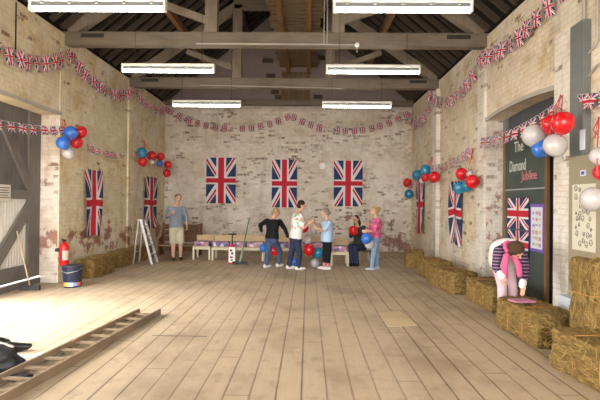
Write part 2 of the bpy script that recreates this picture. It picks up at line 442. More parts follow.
# steel post, pipes and conduits on the right wall
p0 = at_x(574.5, 190, XR - 0.03); p1 = at_x(588, 190, XR - 0.03)
mb = MB(); mb.box((XR - 0.10, p1.y, 1.75), (XR - 0.001, p0.y, 3.9), bev=0.006)
struct(mb.build('trim_8', M['grey_metal']))
q = at_x(582.5, 140, XR - 0.105); mb = MB(); mb.box((XR - 0.106, q.y - 0.05, q.z - 0.12), (XR - 0.1005, q.y + 0.06, q.z + 0.13))
tag(mb.build('paper_notice', plain('pale_blue_paper', (0.62, 0.68, 0.76), 0.7, 0.1, 8)), 'small pale blue paper stuck on the grey steel wall post', 'notice')
def pipe(name, pts, r, m): 
    mb = MB(); mb.tube(pts, r); return struct(mb.build(name, m))
yq = at_x(584, 20, XR - 0.03).y
pipe('trim_9', [(XR - 0.03, yq, 4.88), (XR - 0.03, yq, 3.85)], 0.02, M['conduit'])
yq2 = at_x(597, 30, XR - 0.03).y
pipe('trim_10', [(XR - 0.03, yq2, 4.88), (XR - 0.03, yq2, 3.55), (XR - 0.03, yq2 + 0.22, 3.45)], 0.016, M['conduit'])
pipe('trim_11', [(XR - 0.03, 4.4, 3.2), (XR - 0.03, yq2, 3.28), (XR - 0.03, yq2 + 0.25, 3.15)], 0.016, M['conduit'])
yq = at_x(16, 20, XL + 0.02).y
pipe('trim_12', [(XL + 0.02, yq, 4.85), (XL + 0.02, yq, 3.95)], 0.012, M['iron'])

# roof: two slopes and the rafters under them
root = bpy.data.objects.new('roof', None); C.objects.link(root); struct(root)
for sg in (-1, 1):
    e = XL - 0.5 if sg < 0 else XR + 0.5
    mb = MB(); y0, y1 = YF - 0.4, YB + 0.5
    z = roof_z(e)
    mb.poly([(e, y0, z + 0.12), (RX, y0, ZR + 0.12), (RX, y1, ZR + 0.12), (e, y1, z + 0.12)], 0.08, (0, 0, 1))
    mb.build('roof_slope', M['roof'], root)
    r0 = None
    y = 1.2
    while y < YB - 0.1:
        xe = (XL + 0.02) if sg < 0 else (XR - 0.02)
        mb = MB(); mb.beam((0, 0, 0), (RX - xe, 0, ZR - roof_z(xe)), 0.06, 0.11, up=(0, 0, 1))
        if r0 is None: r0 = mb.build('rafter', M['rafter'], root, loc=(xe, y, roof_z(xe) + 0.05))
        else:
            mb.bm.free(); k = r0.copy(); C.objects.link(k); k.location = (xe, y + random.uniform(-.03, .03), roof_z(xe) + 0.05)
        y += 0.41
# trusses
def truss(y, name):
    t = bpy.data.objects.new(name, None); C.objects.link(t); struct(t); t.location = (0, y, 0)
    mb = MB(); mb.box((XL - 0.1, -0.11, 4.69), (XR + 0.1, 0.11, 4.955), bev=0.012); tb = mb.build('tie_beam', M['beam'], t)
    for x in (XL + 0.55, XR - 0.55):
        mb = MB(); mb.box((x - 0.23, -0.116, 4.83), (x + 0.23, -0.1105, 4.91)); mb.build('iron_strap', M['iron'], tb)
    OFF = 0.40
    for sg in (-1, 1):
        xe = XL + 0.05 if sg < 0 else XR - 0.05
        q = RX + sg * 1.26
        mb = MB(); mb.beam((xe, 0, 4.96), (q, 0, roof_z(q) - OFF), 0.18, 0.22); mb.build('principal_rafter', M['strut'], t)
        mb = MB(); mb.box((q - 0.12, -0.10, 4.95), (q + 0.12, 0.10, roof_z(q) - OFF)); mb.build('queen_post', M['strut'], t)
        xm = (xe + q) / 2 + sg * -0.05
        mb = MB(); mb.beam((q + sg * 0.1, 0, 5.22), (xm, 0, roof_z(xm) - OFF - 0.1), 0.12, 0.13); mb.build('strut', M['strut'], t)
    q = 1.26; mb = MB(); mb.box((RX - q - .1, -0.10, roof_z(RX + q) - OFF - 0.1), (RX + q + .1, 0.10, roof_z(RX + q) - OFF + 0.12)); mb.build('straining_beam', M['beam'], t)
    return t
for i, y in enumerate((2.4, 5.9) + TY): truss(y, 'roof_truss_beam')
# plate along the back wall
mb = MB(); mb.box((XL, YB - 0.2, 4.86), (XR, YB - 0.001, 5.02)); struct(mb.build('wall_plate_beam', M['beam']))
for sg in (-1, 1):
    for dx in (1.55, 2.85):
        x = XL + dx if sg < 0 else XR - dx
        mb = MB(); z = roof_z(x) - 0.14; mb.beam((x, YF, z), (x, YB, z), 0.12, 0.2); struct(mb.build('purlin_beam', M['orange'] if dx < 2 else M['rafter']))
# boarded walk along the middle of the roof
w = bpy.data.objects.new('roof_walkway', None); C.objects.link(w)
tag(w, 'brown boarded walkway on long joists high above the tie beams', 'walkway'); w['kind'] = 'structure'
ZW = 6.05
for x in (-0.70, -0.02):
    mb = MB(); mb.beam((x, 5.9, ZW), (x, YB, ZW), 0.11, 0.2); mb.build('joist', M['orange'], w)
y = 6.0; r0 = None
while y < YB - 0.2:
    if r0 is None:
        mb = MB(); mb.box((-1.0, 0, ZW + 0.1), (0.28, 0.17, ZW + 0.13)); r0 = mb.build('board', M['board'], w, loc=(0, y, 0))
    else:
        k = r0.copy(); C.objects.link(k); k.location = (random.uniform(-.06, .06), y, 0)
    y += 0.22
# boarded hatch in the gable, with rough toothed brick beside it
h = bpy.data.objects.new('gable_hatch', None); C.objects.link(h); h['kind'] = 'structure'; tag(h, 'brown boarded hatch set in the brick gable above the middle flag', 'hatch', kind='structure')
p = at_y(284, 48, YB); q = at_y(308, 103, YB)
mb = MB()
for i in range(5):
    x0 = p.x + (q.x - p.x) * i / 5; mb.box((x0 + .004, YB - 0.04, 5.02), (p.x + (q.x - p.x) * (i + 1) / 5 - .004, YB - 0.002, 6.0))
mb.build('hatch_board', M['board'], h)
for x in (p.x, q.x):
    mb = MB(); mb.box((x - 0.06, YB - 0.09, 5.02), (x + 0.06, YB - 0.002, 6.0)); mb.build('hatch_post', M['orange'], h)
mb = MB()
for (px, py, wd) in ((268, 61, .36), (271, 76, .3), (275, 92, .25), (278, 97, .2), (318, 97, .3), (320, 58, .35)):
    g = at_y(px, py, YB); mb.box((g.x - wd / 2, YB - 0.10, g.z - 0.07), (g.x + wd / 2, YB - 0.002, g.z + 0.05))
struct(mb.build('trim_13', plain('dark_bare_brick', (0.09, 0.065, 0.055), 0.9, 0.3, 12)))
# pale conduit along the first tie beam and wires
g = TY[0] - 0.13
A = at_y(196, 43.5, g); B = at_y(357, 44.5, g)
mb = MB(); mb.tube([A, B], 0.016); mb.tube([B + Vector((0, 0, .03)), B + Vector((0, 0, -.16))], 0.008); cnd = struct(mb.build('trim_14', M['conduit']))
mb = MB(); mb.lathe([(0.045, 0), (0.045, 0.05)], 14, origin=B + Vector((0, 0.02, -0.01)), axis=(0, -1, 0)); struct(mb.build('trim_15', M['white_metal']))
for px in (324, 327):
    A = at_y(px, 44, g); mb = MB(); mb.tube([A, A + Vector((0, 0, 2.3))], 0.009); struct(mb.build('trim_16', M['conduit']))
g = TY[1] - 0.13
A = at_y(200, 85, g); B = at_y(344, 88.5, g); mb = MB(); mb.tube([A, B], 0.013); struct(mb.build('trim_17', M['conduit']))

# left sliding door, standing just outside the doorway
DX = XL - TH - 0.02
dr = bpy.data.objects.new('door_1', None); C.objects.link(dr); struct(dr); dr.location = (DX, 0, 0)
DY0, DY1 = 6.9, 9.3
mb = MB()
n = 18
for i in range(n):
    y0 = DY0 + (DY1 - DY0) * i / n; y1 = DY0 + (DY1 - DY0) * (i + 1) / n
    mb.box((-0.06, y0 + .004, 1.68), (-0.025, y1 - .004, 3.5))
mb.build('door_board', M['door'], dr)
mb = MB(); N_ = 96
fn = lambda u, v: Vector((-0.045 + 0.012 * math.sin(u * 2 * PI * 30), DY0 + u * (DY1 - DY0), 0.2 + v * 1.5))
mb.sheet(fn, 240, 1); mb.build('corrugated_sheet', M['doorpale'], dr)
def on_door(px, py):
    p = at_x(px, py, DX); return Vector((0, p.y, p.z))
mb = MB(); mb.box((-0.03, 8.62, 0.17), (0.02, DY1, 3.5)); mb.build('door_stile', M['doorfr'], dr)
mb = MB(); mb.box((-0.03, DY0, 0.14), (0.021, DY1, 0.40)); mb.build('door_rail', M['doorfr'], dr)
mb = MB(); mb.box((-0.03, DY0, 1.62), (0.021, DY1, 1.78)); mb.build('door_rail', M['doorfr'], dr)
mb = MB(); mb.beam(on_door(4, 126), on_door(29, 186), 0.045, 0.16, up=(0, 0, 1)); mb.build('door_brace', M['doorfr'], dr)
mb = MB(); mb.beam(on_door(33, 200), on_door(-6, 266), 0.05, 0.22, up=(0, 0, 1)); mb.build('door_brace', M['doorfr'], dr)
mb = MB(); mb.box((XL - TH - .10, LY0, -.05), (XL - TH + .02, LY1, .11)); struct(mb.build('doorway_sill', M['doorfr']))
A_ = on_door(-6, 184); B_ = on_door(9, 201)
mb = MB(); mb.box((0.0215, A_.y, B_.z), (0.026, B_.y, A_.z)); pn_ = mb.build('paper_sign', plain('sign_paper', (.62, .60, .56), .7, .06), loc=(DX, 0, 0)); tag(pn_, 'white paper sign on the grey left door beside the pier', 'sign')
mb = MB()
for k in range(5):
    z = B_.z + (A_.z - B_.z) * (.18 + .15 * k); mb.box((0.026, A_.y + .03, z), (0.0275, B_.y - .03 - .03 * (k % 2), z + .014))
mb.build('printed_lines', M['iron'], pn_)
# right door, closed and dark behind the chalkboard
rd = bpy.data.objects.new('door_2', None); C.objects.link(rd); struct(rd); RDX = XR + TH + 0.02
mb = MB()
for i in range(14):
    y0 = 6.3 + 3.1 * i / 14; mb.box((RDX, y0 + .004, 0), (RDX + 0.05, y0 + 3.1 / 14 - .004, 3.6))
mb.build('door_board', plain('slate_grey_door', (0.085, 0.092, 0.10), 0.6, 0.2, 3), rd)
mb = MB(); mb.box((RDX + 0.05, 6.1, 0), (RDX + 0.07, 9.6, 3.7)); mb.build('door_backing', M['door'], rd)
for y0 in (9.0, 6.5):
    mb = MB(); mb.box((RDX - 0.05, y0, 0), (RDX, y0 + 0.16, 3.5)); mb.build('door_stile', M['grey_metal'], rd)

# ---------------------------------------------------------------- light
wd = bpy.data.worlds.new('world'); SC.world = wd; wd.use_nodes = True
bg = wd.node_tree.nodes['Background']
bg.inputs[0].default_value = (1.0, 0.97, 0.92, 1); bg.inputs[1].default_value = 8.4
def portal(name, loc, rot, sx, sy):
    l = bpy.data.lights.new(name, 'AREA'); l.shape = 'RECTANGLE'; l.size = sx; l.size_y = sy; l.cycles.is_portal = True
    o = bpy.data.objects.new(name, l); C.objects.link(o); o.location = loc; o.rotation_euler = rot
sl = bpy.data.lights.new('sun', 'SUN'); sl.energy = 7.0; sl.angle = math.radians(50); sl.color = (1.0, 0.97, 0.92)
so = bpy.data.objects.new('sun', sl); C.objects.link(so); so.location = (-12, -6, 14)
so.rotation_euler = Vector((0.52, 0.42, -0.80)).to_track_quat('-Z', 'Y').to_euler()
portal('portal_front', ((OX0 + OX1) / 2, YF - 0.15, OZ / 2), (PI / 2, 0, 0), OX1 - OX0, OZ)
portal('portal_left', (XL - TH / 2, (LY0 + 6.9) / 2, LZ / 2), (0, -PI / 2, 0), LZ, 6.9 - LY0)
SC.view_settings.view_transform = 'Standard'; SC.view_settings.look = 'None'; SC.view_settings.exposure = 0.93; SC.view_settings.gamma = 1.0
SC.view_settings.use_curve_mapping = False
SC.cycles.max_bounces = 8; SC.cycles.diffuse_bounces = 5; SC.cycles.use_denoising = True
SC.cycles.sample_clamp_indirect = 8.0

# fluorescent lights
LZ0 = 4.03; LL = 1.76
def light_fixture(x0, y, label):
    t = thing('fluorescent_light', label, 'ceiling light', (x0 + LL / 2, y, LZ0), 0, 'long twin tube lights')
    mb = MB(); mb.box((-LL / 2, -0.05, 0.115), (LL / 2, 0.05, 0.165), bev=0.008); hs = mb.build('housing', M['white_metal'], t)
    mb = MB(); mb.box((-LL / 2 + .02, -0.03, 0.06), (LL / 2 - .02, 0.03, 0.115)); mb.build('channel', M['grey_metal'], hs)
    for yy in (-0.02, 0.02):
        mb = MB(); mb.tube([(-LL / 2 + 0.03, yy, 0.025), (LL / 2 - 0.03, yy, 0.025)], 0.019, 12); mb.build('tube', M['tube'], t)
    for s_ in (-1, 1):
        mb = MB(); mb.box((s_ * (LL / 2 - 0.015) - 0.015, -0.045, 0.0), (s_ * (LL / 2 - 0.015) + 0.015, 0.045, 0.115), bev=0.004); mb.build('end_cap', M['white_metal'], t)
        xw = s_ * (LL / 2 - 0.25); zz = roof_z(x0 + LL / 2 + xw) - LZ0 - 0.02
        mb = MB(); mb.tube([(xw, 0, 0.16), (xw, 0, zz)], 0.004, 6); mb.build('hanging_wire', M['iron'], t)
    for k in range(5):
        mb = MB(); x = -LL / 2 + LL * (k + .5) / 5; mb.box((x - .02, -0.06, 0.085), (x + .02, 0.06, 0.102)); mb.build('clip', M['grey_metal'], hs)
for (px, py, Y, lab) in ((30, 3, 5.93, 'big tube light cut by the picture top, above the left wall bunting'), (333, 7, 5.93, 'big tube light at the picture top, right of the middle'),
                    (122, 70, 8.75, 'middle-sized tube light below the nearer tie beam, left of the middle'), (326, 73, 8.75, 'middle-sized tube light below the nearer tie beam, right of the middle'),
                    (172.5, 106, 11.87, 'smallest far tube light, above the flag nearest the green broom'), (322, 109, 11.87, 'smallest far tube light, above the flag beside the clock')):
    light_fixture(at_y(px, py, Y).x, Y, lab)
# ---------------------------------------------------------------- large flags
def flag_sheet(w, h, vertical, amp=0.015, taper=0.0, seed=0):
    """flag in its own XZ plane, top at z=0, hanging down, facing -Y"""
    mb = MB(); rs = random.Random(seed); ph = rs.uniform(0, 6)
    def fn(u, v):
        if vertical: x, z = (v - 0.5) * w, -u * h
        else: x, z = (u - 0.5) * w, -(1 - v) * h
        t = -z / h
        x *= 1 - taper * t * t
        yy = amp * (0.25 + t) * math.sin(x / w * 9 + ph + t * 1.5) + 0.3 * amp * math.sin(t * 7 + ph)
        z += 0.03 * taper * math.sin(x / w * 7 + ph) * t * 6
        return Vector((x, yy, z))
    mb.sheet(fn, 24, 14); return mb
def wall_flag(p, w, h, rz, label, seed, amp=0.015, taper=0.0, vertical=True, name='union_flag', group='large flags on the walls'):
    mb = flag_sheet(w, h, vertical, amp, taper, seed)
    o = mb.build(name, M['flag'], loc=p, rot=(0, 0, rz)); tag(o, label, 'flag', group)
    return o
for (x0, x1, y0, y1, lab, sd) in ((206.5, 235.5, 157.5, 203.5, 'large Union flag on the back wall above the green broom', 1),
                              (272, 296.8, 159.5, 207.5, 'large Union flag in the middle of the back wall above the man in black', 2),
                              (334, 362.3, 160.5, 206.5, 'large Union flag on the back wall beside the round white clock', 3)):
    a = at_y(x0, y0, YB - 0.05); b = at_y(x1, y1, YB - 0.05)
    wall_flag(((a.x + b.x) / 2, YB - 0.05, a.z), b.x - a.x, a.z - b.z, 0, lab, sd)
for (x0, x1, y0, y1, lab, sd, X, tp) in ((85, 103, 170, 236, 'large Union flag on the yellowed left wall above the nearest left bale', 4, XL + 0.05, 0.12),
                             (144.5, 157.5, 177, 228, 'large Union flag on the left wall above the stepladder', 5, XL + 0.05, 0.1),
                             (415.5, 423.5, 176, 233, 'narrow Union flag by the right back corner below blue balloons', 6, XR - 0.05, 0.1),
                             (449, 461.5, 181, 244, 'Union flag on the right wall above straw bales, with ragged gathered bottom', 7, XR - 0.05, 0.25)):
    a = at_x(x0, (y0 + y1) / 2, X); b = at_x(x1, (y0 + y1) / 2, X)
    yc = (a.y + b.y) / 2
    zc = lambda py: at_x((x0 + x1) / 2, py, X).z
    wall_flag((X, yc, zc(y0)), abs(b.y - a.y), zc(y0) - zc(y1), PI / 2 if X < 0 else -PI / 2, lab, sd, 0.03, tp)

# ---------------------------------------------------------------- bunting
def pennant_mesh(w, h):
    mb = MB()
    if h > w: mb.sheet(lambda u, v: Vector(((v - .5) * w, 0.012 * math.sin(v * 5 + u * 3), -u * h)), 4, 3)
    else: mb.sheet(lambda u, v: Vector(((u - .5) * w, 0.012 * math.sin(u * 5 + v * 3), -(1 - v) * h)), 4, 3)
    return mb
_pm = {}
def bunting(label, A, B, sag, n, w, h, group, skip=(), spin=0.35, bias=0.0, ts=None):
    A = Vector(A); B = Vector(B); rs = random.Random(len(label) + n)
    t = thing('bunting', label, 'bunting', A, 0, group)
    P = lambda u: (B - A) * u + Vector((0, 0, -4 * sag * u * (1 - u)))
    mb = MB(); mb.tube([P(i / 24) for i in range(25)], 0.0035, 6); mb.build('cord', M['cord'], t)
    d = (B - A); rz = math.atan2(d.y, d.x)
    us = ts or [(i + 0.5) / n for i in range(n)]
    for i, u in enumerate(us):
        if i in skip: continue
        key = (w, h)
        if key not in _pm:
            o = pennant_mesh(w, h).build('pennant', M['flag'], t); _pm[key] = o
        else:
            o = _pm[key].copy(); C.objects.link(o); o.parent = t
        o.location = P(u) + Vector((0, 0, -0.004)); sl = P(min(1, u + .02)) - P(max(0, u - .02))
        tilt = -math.atan2(sl.z, math.hypot(sl.x, sl.y)) * 0.8
        o.rotation_euler = (rs.uniform(-.25, .25), tilt + rs.uniform(-.12, .12), rz + bias + rs.uniform(-spin, spin))
    return t
XLb, XRb, YBb = XL + 0.10, XR - 0.12, YB - 0.10
def wl(px, py): return at_x(px, py, XLb)
def wr(px, py): return at_x(px, py, XRb)
def wb(px, py): return at_y(px, py, YBb)
GH = 'high flag bunting along the wall tops'; GL = 'low flag bunting between balloon bunches'
near = Vector((XLb, 5.6, 4.42)); a1 = wl(71, 47); a2 = wl(134, 86); cl = Vector((XLb, YBb, wb(164, 106).z))
bunting('high bunting on the left wall from the picture edge to the first tie beam', near, a1, 0.52, 14, 0.15, 0.29, GH, bias=-.35)
bunting('high bunting on the left wall between the two tie beams', a1, a2, 0.40, 12, 0.155, 0.27, GH, bias=-.35)
bunting('short high bunting on the left wall running into the back corner', a2, cl, 0.22, 8, 0.15, 0.25, GH, bias=-.35)
mid = wb(291, 112); cr = Vector((XRb, YBb, wb(412, 109).z))
bunting('high bunting across the back wall above the first flag from the left', cl, mid, 0.55, 14, 0.18, 0.23, GH, skip=(7,))
bunting('high bunting across the back wall above the round white clock', mid, cr, 0.57, 14, 0.18, 0.23, GH, skip=(4, ))
b2 = wr(430, 89); b1 = wr(480, 51)
bunting('short high bunting on the right wall running into the back corner', cr, b2, 0.62, 8, 0.15, 0.25, GH, bias=.35)
bunting('high bunting on the right wall between the two tie beams', b2, b1, 0.52, 11, 0.155, 0.27, GH, spin=.25, bias=.35)
end = Vector((XRb, 5.6, 4.88))
bunting('high bunting on the right wall rising from the first tie beam to the picture top', b1, end, 0.30, 12, 0.16, 0.29, GH, spin=.25, bias=.35)
# lower strings
c1 = at_x(66, 126, XLb); pl = Vector((XLb, 6.6, at_x(2, 121, XLb).z))
bunting('low bunting crossing the grey left door to the balloon bunch', pl, c1, 0.06, 8, 0.22, 0.155, GL, spin=.15)
c2 = at_x(140, 150, XLb + .1)
bunting('low bunting on the left wall between two balloon bunches', at_x(80, 140, XLb), c2, 0.16, 11, 0.16, 0.145, GL, ts=[.1, .17, .25, .37, .45, .52, .6, .88, .93])
c3 = wr(431, 165); c4 = wr(470, 146)
bunting('low bunting on the right wall ending above the two-red two-blue balloon bunch', c3, c4, 0.10, 10, 0.16, 0.19, GL)
c5 = Vector((XRb - .05, at_x(560, 95, XRb).y, at_x(556, 104, XRb).z)); c45 = wr(480, 138)
bunting('low bunting across the right doorway in front of the chalkboard', c45, c5, 0.10, 10, 0.20, 0.19, GL, spin=.15)
bunting('low bunting at the right picture edge above the tan notice board', at_x(577, 95, XRb), Vector((XRb, 4.6, at_x(606, 92, XRb).z)), 0.03, 6, 0.22, 0.19, GL, spin=.12)

# ---------------------------------------------------------------- balloons
def balloon_mesh(mat):
    mb = MB(); prof = []
    for i in range(19):
        a = -PI / 2 + PI * i / 18
        r = math.cos(a); z = math.sin(a)
        if z < 0: z *= 1.14; r *= 1 - 0.10 * z * z
        prof.append((max(r, 0) if i not in (0, 18) else 0, z))
    mb.lathe(prof, 24)
    o = mb.build('balloon', mat)
    k = MB(); k.lathe([(0.09, -1.27), (0.075, -1.24), (0.03, -1.18), (0.05, -1.12)], 10); k.build('knot', mat, o)
    return o
PB = {}
def balloon(col, p, r, label, group, flip=True, tilt=(0, 0)):
    if col not in PB: o = balloon_mesh(M['b_' + col]); PB[col] = o
    else: o = copy_tree(PB[col])
    o.location = p; o.scale = (r, r, r)
    o.rotation_euler = (tilt[0] + (0 if flip else PI), tilt[1], random.uniform(0, 6))
    return tag(o, label, 'balloon', group)
def bunch(X, items, hook, group, byY=None):
    """items: colour, px, py, px radius, offset from the wall plane, label"""
    for (col, px, py, pr, off, lab) in items:
        p = at_y(px, py, byY) if byY else at_x(px, py, X + (off if X < 0 else -off))
        balloon(col, p, pr / F * p.y, lab, group, tilt=(random.uniform(-.7, .7), random.uniform(-.7, .7)))
    xs = [i for i in items]
    cx = sum(i[1] for i in items) / len(items); cy = sum(i[2] for i in items) / len(items)
    pl_ = at_x(cx, cy, X + (0.12 if X < 0 else -0.12)); hk = at_x(hook[0], hook[1], X + (-.14 if X < 0 else .14) * 0.6)
    mb = MB()
    mb.tube([hk, hk * 0.5 + pl_ * 0.5 + Vector((0, 0.02, 0)), pl_], 0.007, 6)
    rs = random.Random(int(cx))
    for k in range(3):
        mb.tube([hk, hk + Vector((rs.uniform(-.02, .04), rs.uniform(-.06, .06), .03)), hk + Vector((rs.uniform(0, .04) * (1 if X < 0 else -1), rs.uniform(-.1, .1), -.10)), hk + Vector((rs.uniform(0, .05) * (1 if X < 0 else -1), rs.uniform(-.1, .1), -.2))], 0.006, 6)
    return mb
X1 = XL + 0.20
mb = bunch(X1, [('blue', 70.5, 133, 7, .02, 'upper blue balloon of the bunch beside the left door pier'), ('blue', 62.8, 143, 6.5, .02, 'lower blue balloon of the bunch beside the left door pier'),
           ('red', 81, 132, 6, .0, 'upper red balloon of the bunch beside the left door pier'), ('red', 76.5, 142.3, 6, -.02, 'lower red balloon of the bunch beside the left door pier'),
           ('white', 68, 153, 6, 0.0, 'white balloon at the bottom of the bunch beside the left door pier')], (64, 121), 'balloons beside the left door pier')
tag(mb.build('ribbon', M['ribbon']), 'curled red ribbon holding the balloon bunch beside the left door pier', 'ribbon', 'balloon ribbons')
mb = bunch(XL + 0.22, [('teal', 141.7, 152.7, 5.4, .02, 'dark blue balloon at the near end of the string by the left back corner'), ('red', 142.5, 162, 4.7, .0, 'red balloon just below the dark blue one by the left back corner'),
           ('red', 151.7, 155.7, 4.8, .0, 'largest red balloon above the far left flag'), ('white', 152, 162, 2.8, .05, 'small white balloon under the largest red one, left wall'),
           ('red', 160.7, 156.5, 4.0, .0, 'red balloon above the small blue one by the left back corner'), ('blue', 160, 163.5, 3.4, .0, 'small blue balloon between red ones by the left back corner'),
           ('red', 168, 164.5, 4.0, .1, 'upper of two red balloons hanging in the left back corner'), ('red', 166.8, 173, 4.0, .1, 'lowest red balloon hanging in the left back corner')], (144, 142), 'balloons by the left back corner')
tag(mb.build('ribbon', M['ribbon']), 'red ribbon holding the balloons by the left back corner', 'ribbon', 'balloon ribbons')
mb = bunch(XR - 0.22, [('teal', 417.5, 175, 5.2, .0, 'lower blue balloon in the bunch above the narrow corner flag'), ('teal', 425.5, 170, 5.5, .0, 'higher blue balloon in the bunch above the narrow corner flag'),
           ('red', 434.5, 177, 5.6, .0, 'round red balloon at the near end of the bunch above the corner flag'), ('red', 425.5, 177.5, 4.0, .02, 'red balloon tucked behind blue ones above the corner flag'), ('white', 422, 181, 3.0, .05, 'small white balloon under blue ones above the corner flag'),
           ('red', 407.3, 182.5, 4.2, .0, 'red balloon alone on the right back corner'), ('teal', 409, 194, 4.5, .0, 'blue balloon hanging lowest at the right back corner'), ('white', 403, 192, 3.0, -.05, 'small white balloon beside the lowest blue one at the right back corner')], (432, 158), 'balloons by the right back corner')
tag(mb.build('ribbon', M['ribbon']), 'red ribbon holding the balloons by the right back corner', 'ribbon', 'balloon ribbons')
mb = bunch(XR - 0.24, [('red', 461.5, 173.5, 6, .0, 'higher red balloon of the bunch above the ragged right wall flag'), ('red', 472.5, 181.5, 7, .0, 'larger red balloon of the bunch above the ragged right wall flag'),
           ('teal', 459.5, 187.5, 6, .0, 'left-hand blue balloon of the bunch above the ragged right wall flag'), ('teal', 467.7, 185.5, 6, -.1, 'right-hand blue balloon tucked between red and blue above the ragged flag'), ('white', 470, 174, 3.5, -.1, 'small white balloon between two red ones above the ragged flag')], (473, 150), 'balloons above the ragged right wall flag')
tag(mb.build('ribbon', M['ribbon']), 'red ribbon holding the balloons above the ragged right flag', 'ribbon', 'balloon ribbons')
mb = bunch(XR - 0.30, [('white', 533.5, 135.5, 11, .05, 'white balloon in front of the chalkboard, left of the blue one'), ('red', 551.5, 124, 9.5, -.06, 'red balloon on the left of the pair above the white ones by the chalkboard'),
           ('red', 563, 122.5, 11, .05, 'biggest bright red balloon at the top of the bunch by the chalkboard'), ('blue', 541.5, 148, 9.3, -.04, 'blue balloon peeping between two white ones by the chalkboard'), ('white', 555, 145, 11.2, .06, 'white balloon right of the blue one by the chalkboard')], (561, 97), 'balloons beside the chalkboard')
tag(mb.build('ribbon', M['ribbon']), 'red ribbon holding the balloon bunch beside the chalkboard', 'ribbon', 'balloon ribbons')
mb = bunch(XR - 0.30, [('white', 599, 156, 9, .0, 'upper white balloon cut by the right picture edge'), ('red', 601, 172.5, 7.5, .0, 'red balloon cut by the right picture edge'), ('white', 592.5, 199, 11.5, .05, 'white balloon hanging in front of the tan notice board')], (599, 120), 'balloons at the right picture edge')
tag(mb.build('ribbon', M['ribbon']), 'red ribbon holding the balloons at the right picture edge', 'ribbon', 'balloon ribbons')

# ---------------------------------------------------------------- straw bales
def bale_mesh(L, W, Hh, seed):
    rs = random.Random(seed); mb = MB(); bm = mb.bm
    nx, ny, nz = 10, 20, 9
    bmesh.ops.create_cube(bm, size=1.0)
    bmesh.ops.subdivide_edges(bm, edges=bm.edges[:], cuts=13, use_grid_fill=True)
    for v in bm.verts:
        q = v.co.copy()
        # rounded corners
        p = Vector((q.x * W, q.y * L, q.z * Hh))
        e = sum(1 for a in (abs(q.x), abs(q.y), abs(q.z)) if a > 0.49)
        if e >= 2: p *= (0.975 if e == 2 else 0.955)
        nrm = Vector([(1 if q[i] > 0 else -1) if abs(q[i]) > 0.49 else 0 for i in range(3)]).normalized()
        d = mnoise.noise(p * 4 + Vector((seed, 0, 0))) * 0.030 + mnoise.noise(p * 14 + Vector((0, seed, 0))) * 0.018 + rs.uniform(-.006, .006)
        tw = min(abs(q.y - 0.17), abs(q.y + 0.17)); d -= 0.020 * max(0, 1 - tw / 0.035)
        v.co = p + nrm * d
        v.co.z = max(v.co.z, -Hh / 2); v.co.z += Hh / 2
    for f in bm.faces: f.smooth = False
    # loose stalks on the faces
    for k in range(620):
        ax = rs.choice((0, 0, 1, 2, 2)); sg = rs.choice((-1, 1))
        p = Vector((rs.uniform(-.49, .49) * W, rs.uniform(-.49, .49) * L, rs.uniform(-.46, .48) * Hh))
        dim = (W, L, Hh)[ax]; 
        if ax == 2: sg = 1
        p[ax] = sg * dim / 2 * 1.0
        d = Vector((rs.gauss(0, 1), rs.gauss(0, 1), rs.gauss(0, 1))); d[ax] *= 0.35; d.normalize(); d[ax] = sg * abs(d[ax])
        ln = rs.uniform(.04, .12); wv = Vector((0, 0, 0)); wv[(ax + 1) % 3] = 0.0028; wv[(ax + 2) % 3] = 0.0015
        p.z += Hh / 2; a = p - d * ln * .3; b = p + d * ln * .7
        if min(a.z, b.z) < 0.004: continue
        vs = [bm.verts.new(a - wv), bm.verts.new(a + wv), bm.verts.new(b + wv * .6), bm.verts.new(b - wv * .6)]
        f = bm.faces.new(vs); f.material_index = 1
    return mb
def make_bale(L, W, Hh, seed):
    o = bale_mesh(L, W, Hh, seed).build('straw_bale', [M['straw'], M['strand']])
    for y in (-0.17 * L, 0.17 * L):
        w, h = W / 2 + 0.004, Hh; mb = MB()
        mb.tube([(-w, y, 0.01), (-w, y, h * .5), (-w + .02, y, h + .004), (w - .02, y, h + .004), (w, y, h * .5), (w, y, 0.01)], 0.004, 6); mb.build('twine', M['twine'], o)
    return o
proto = [make_bale(1.0, 0.46, 0.39, i * 3 + 1) for i in range(3)]
used = [0]
def bale(nc, fc, side, label, L=None, up=None, group=None, z=0.0, W=None, rz_extra=0):
    """nc, fc: near and far floor corners of the room-facing long side; side +1: bale lies to +X of that side"""
    i = used[0]; used[0] += 1
    o = proto[i] if i < 3 else copy_tree(proto[i % 3])
    d = fc - nc; d.z = 0; L = L or d.length; t = d.normalized(); n = Vector((t.y, -t.x, 0)) * side; W = W or 0.46
    o.location = nc + t * L / 2 + n * W / 2; o.location.z = z
    o.rotation_euler = (0, 0, math.atan2(t.y, t.x) - PI / 2); o.scale = (W / 0.46, L, 1)
    return tag(o, label, 'straw bale', group)
G1 = 'straw bales along the left wall'; G2 = 'straw bales along the right wall'
fp = floor_pt
bale(fp(94.5, 278.6), fp(113, 272.3), -1, 'straw bale nearest the blue bucket on the left', group=G1, W=.40, L=.98)
bale(Vector((-4.44, 11.05, 0)), Vector((-4.44, 12.03, 0)), -1, 'straw bale under the bare red bricks, between bucket-side bale and stepladder', group=G1, W=.34)
bale(Vector((-4.40, 12.25, 0)), Vector((-4.40, 13.2, 0)), -1, 'straw bale behind the aluminium stepladder', group=G1, W=.33, L=.95)
bale(fp(405.5, 268.2), fp(404.5, 263.2), 1, 'farthest straw bale by the right back corner', group=G2, L=.95)
bale(fp(431.5, 280.8), fp(423, 276.7), 1, 'second straw bale out from the right back corner', group=G2, L=.97)
bale(fp(454, 295), fp(439, 289), 1, 'straw bale in the row below the ragged right wall flag', group=G2, L=.98)
bale(fp(492, 313), fp(466.5, 300), 1, 'straw bale just beyond the bending woman in the white waistcoat', group=G2, L=.95)
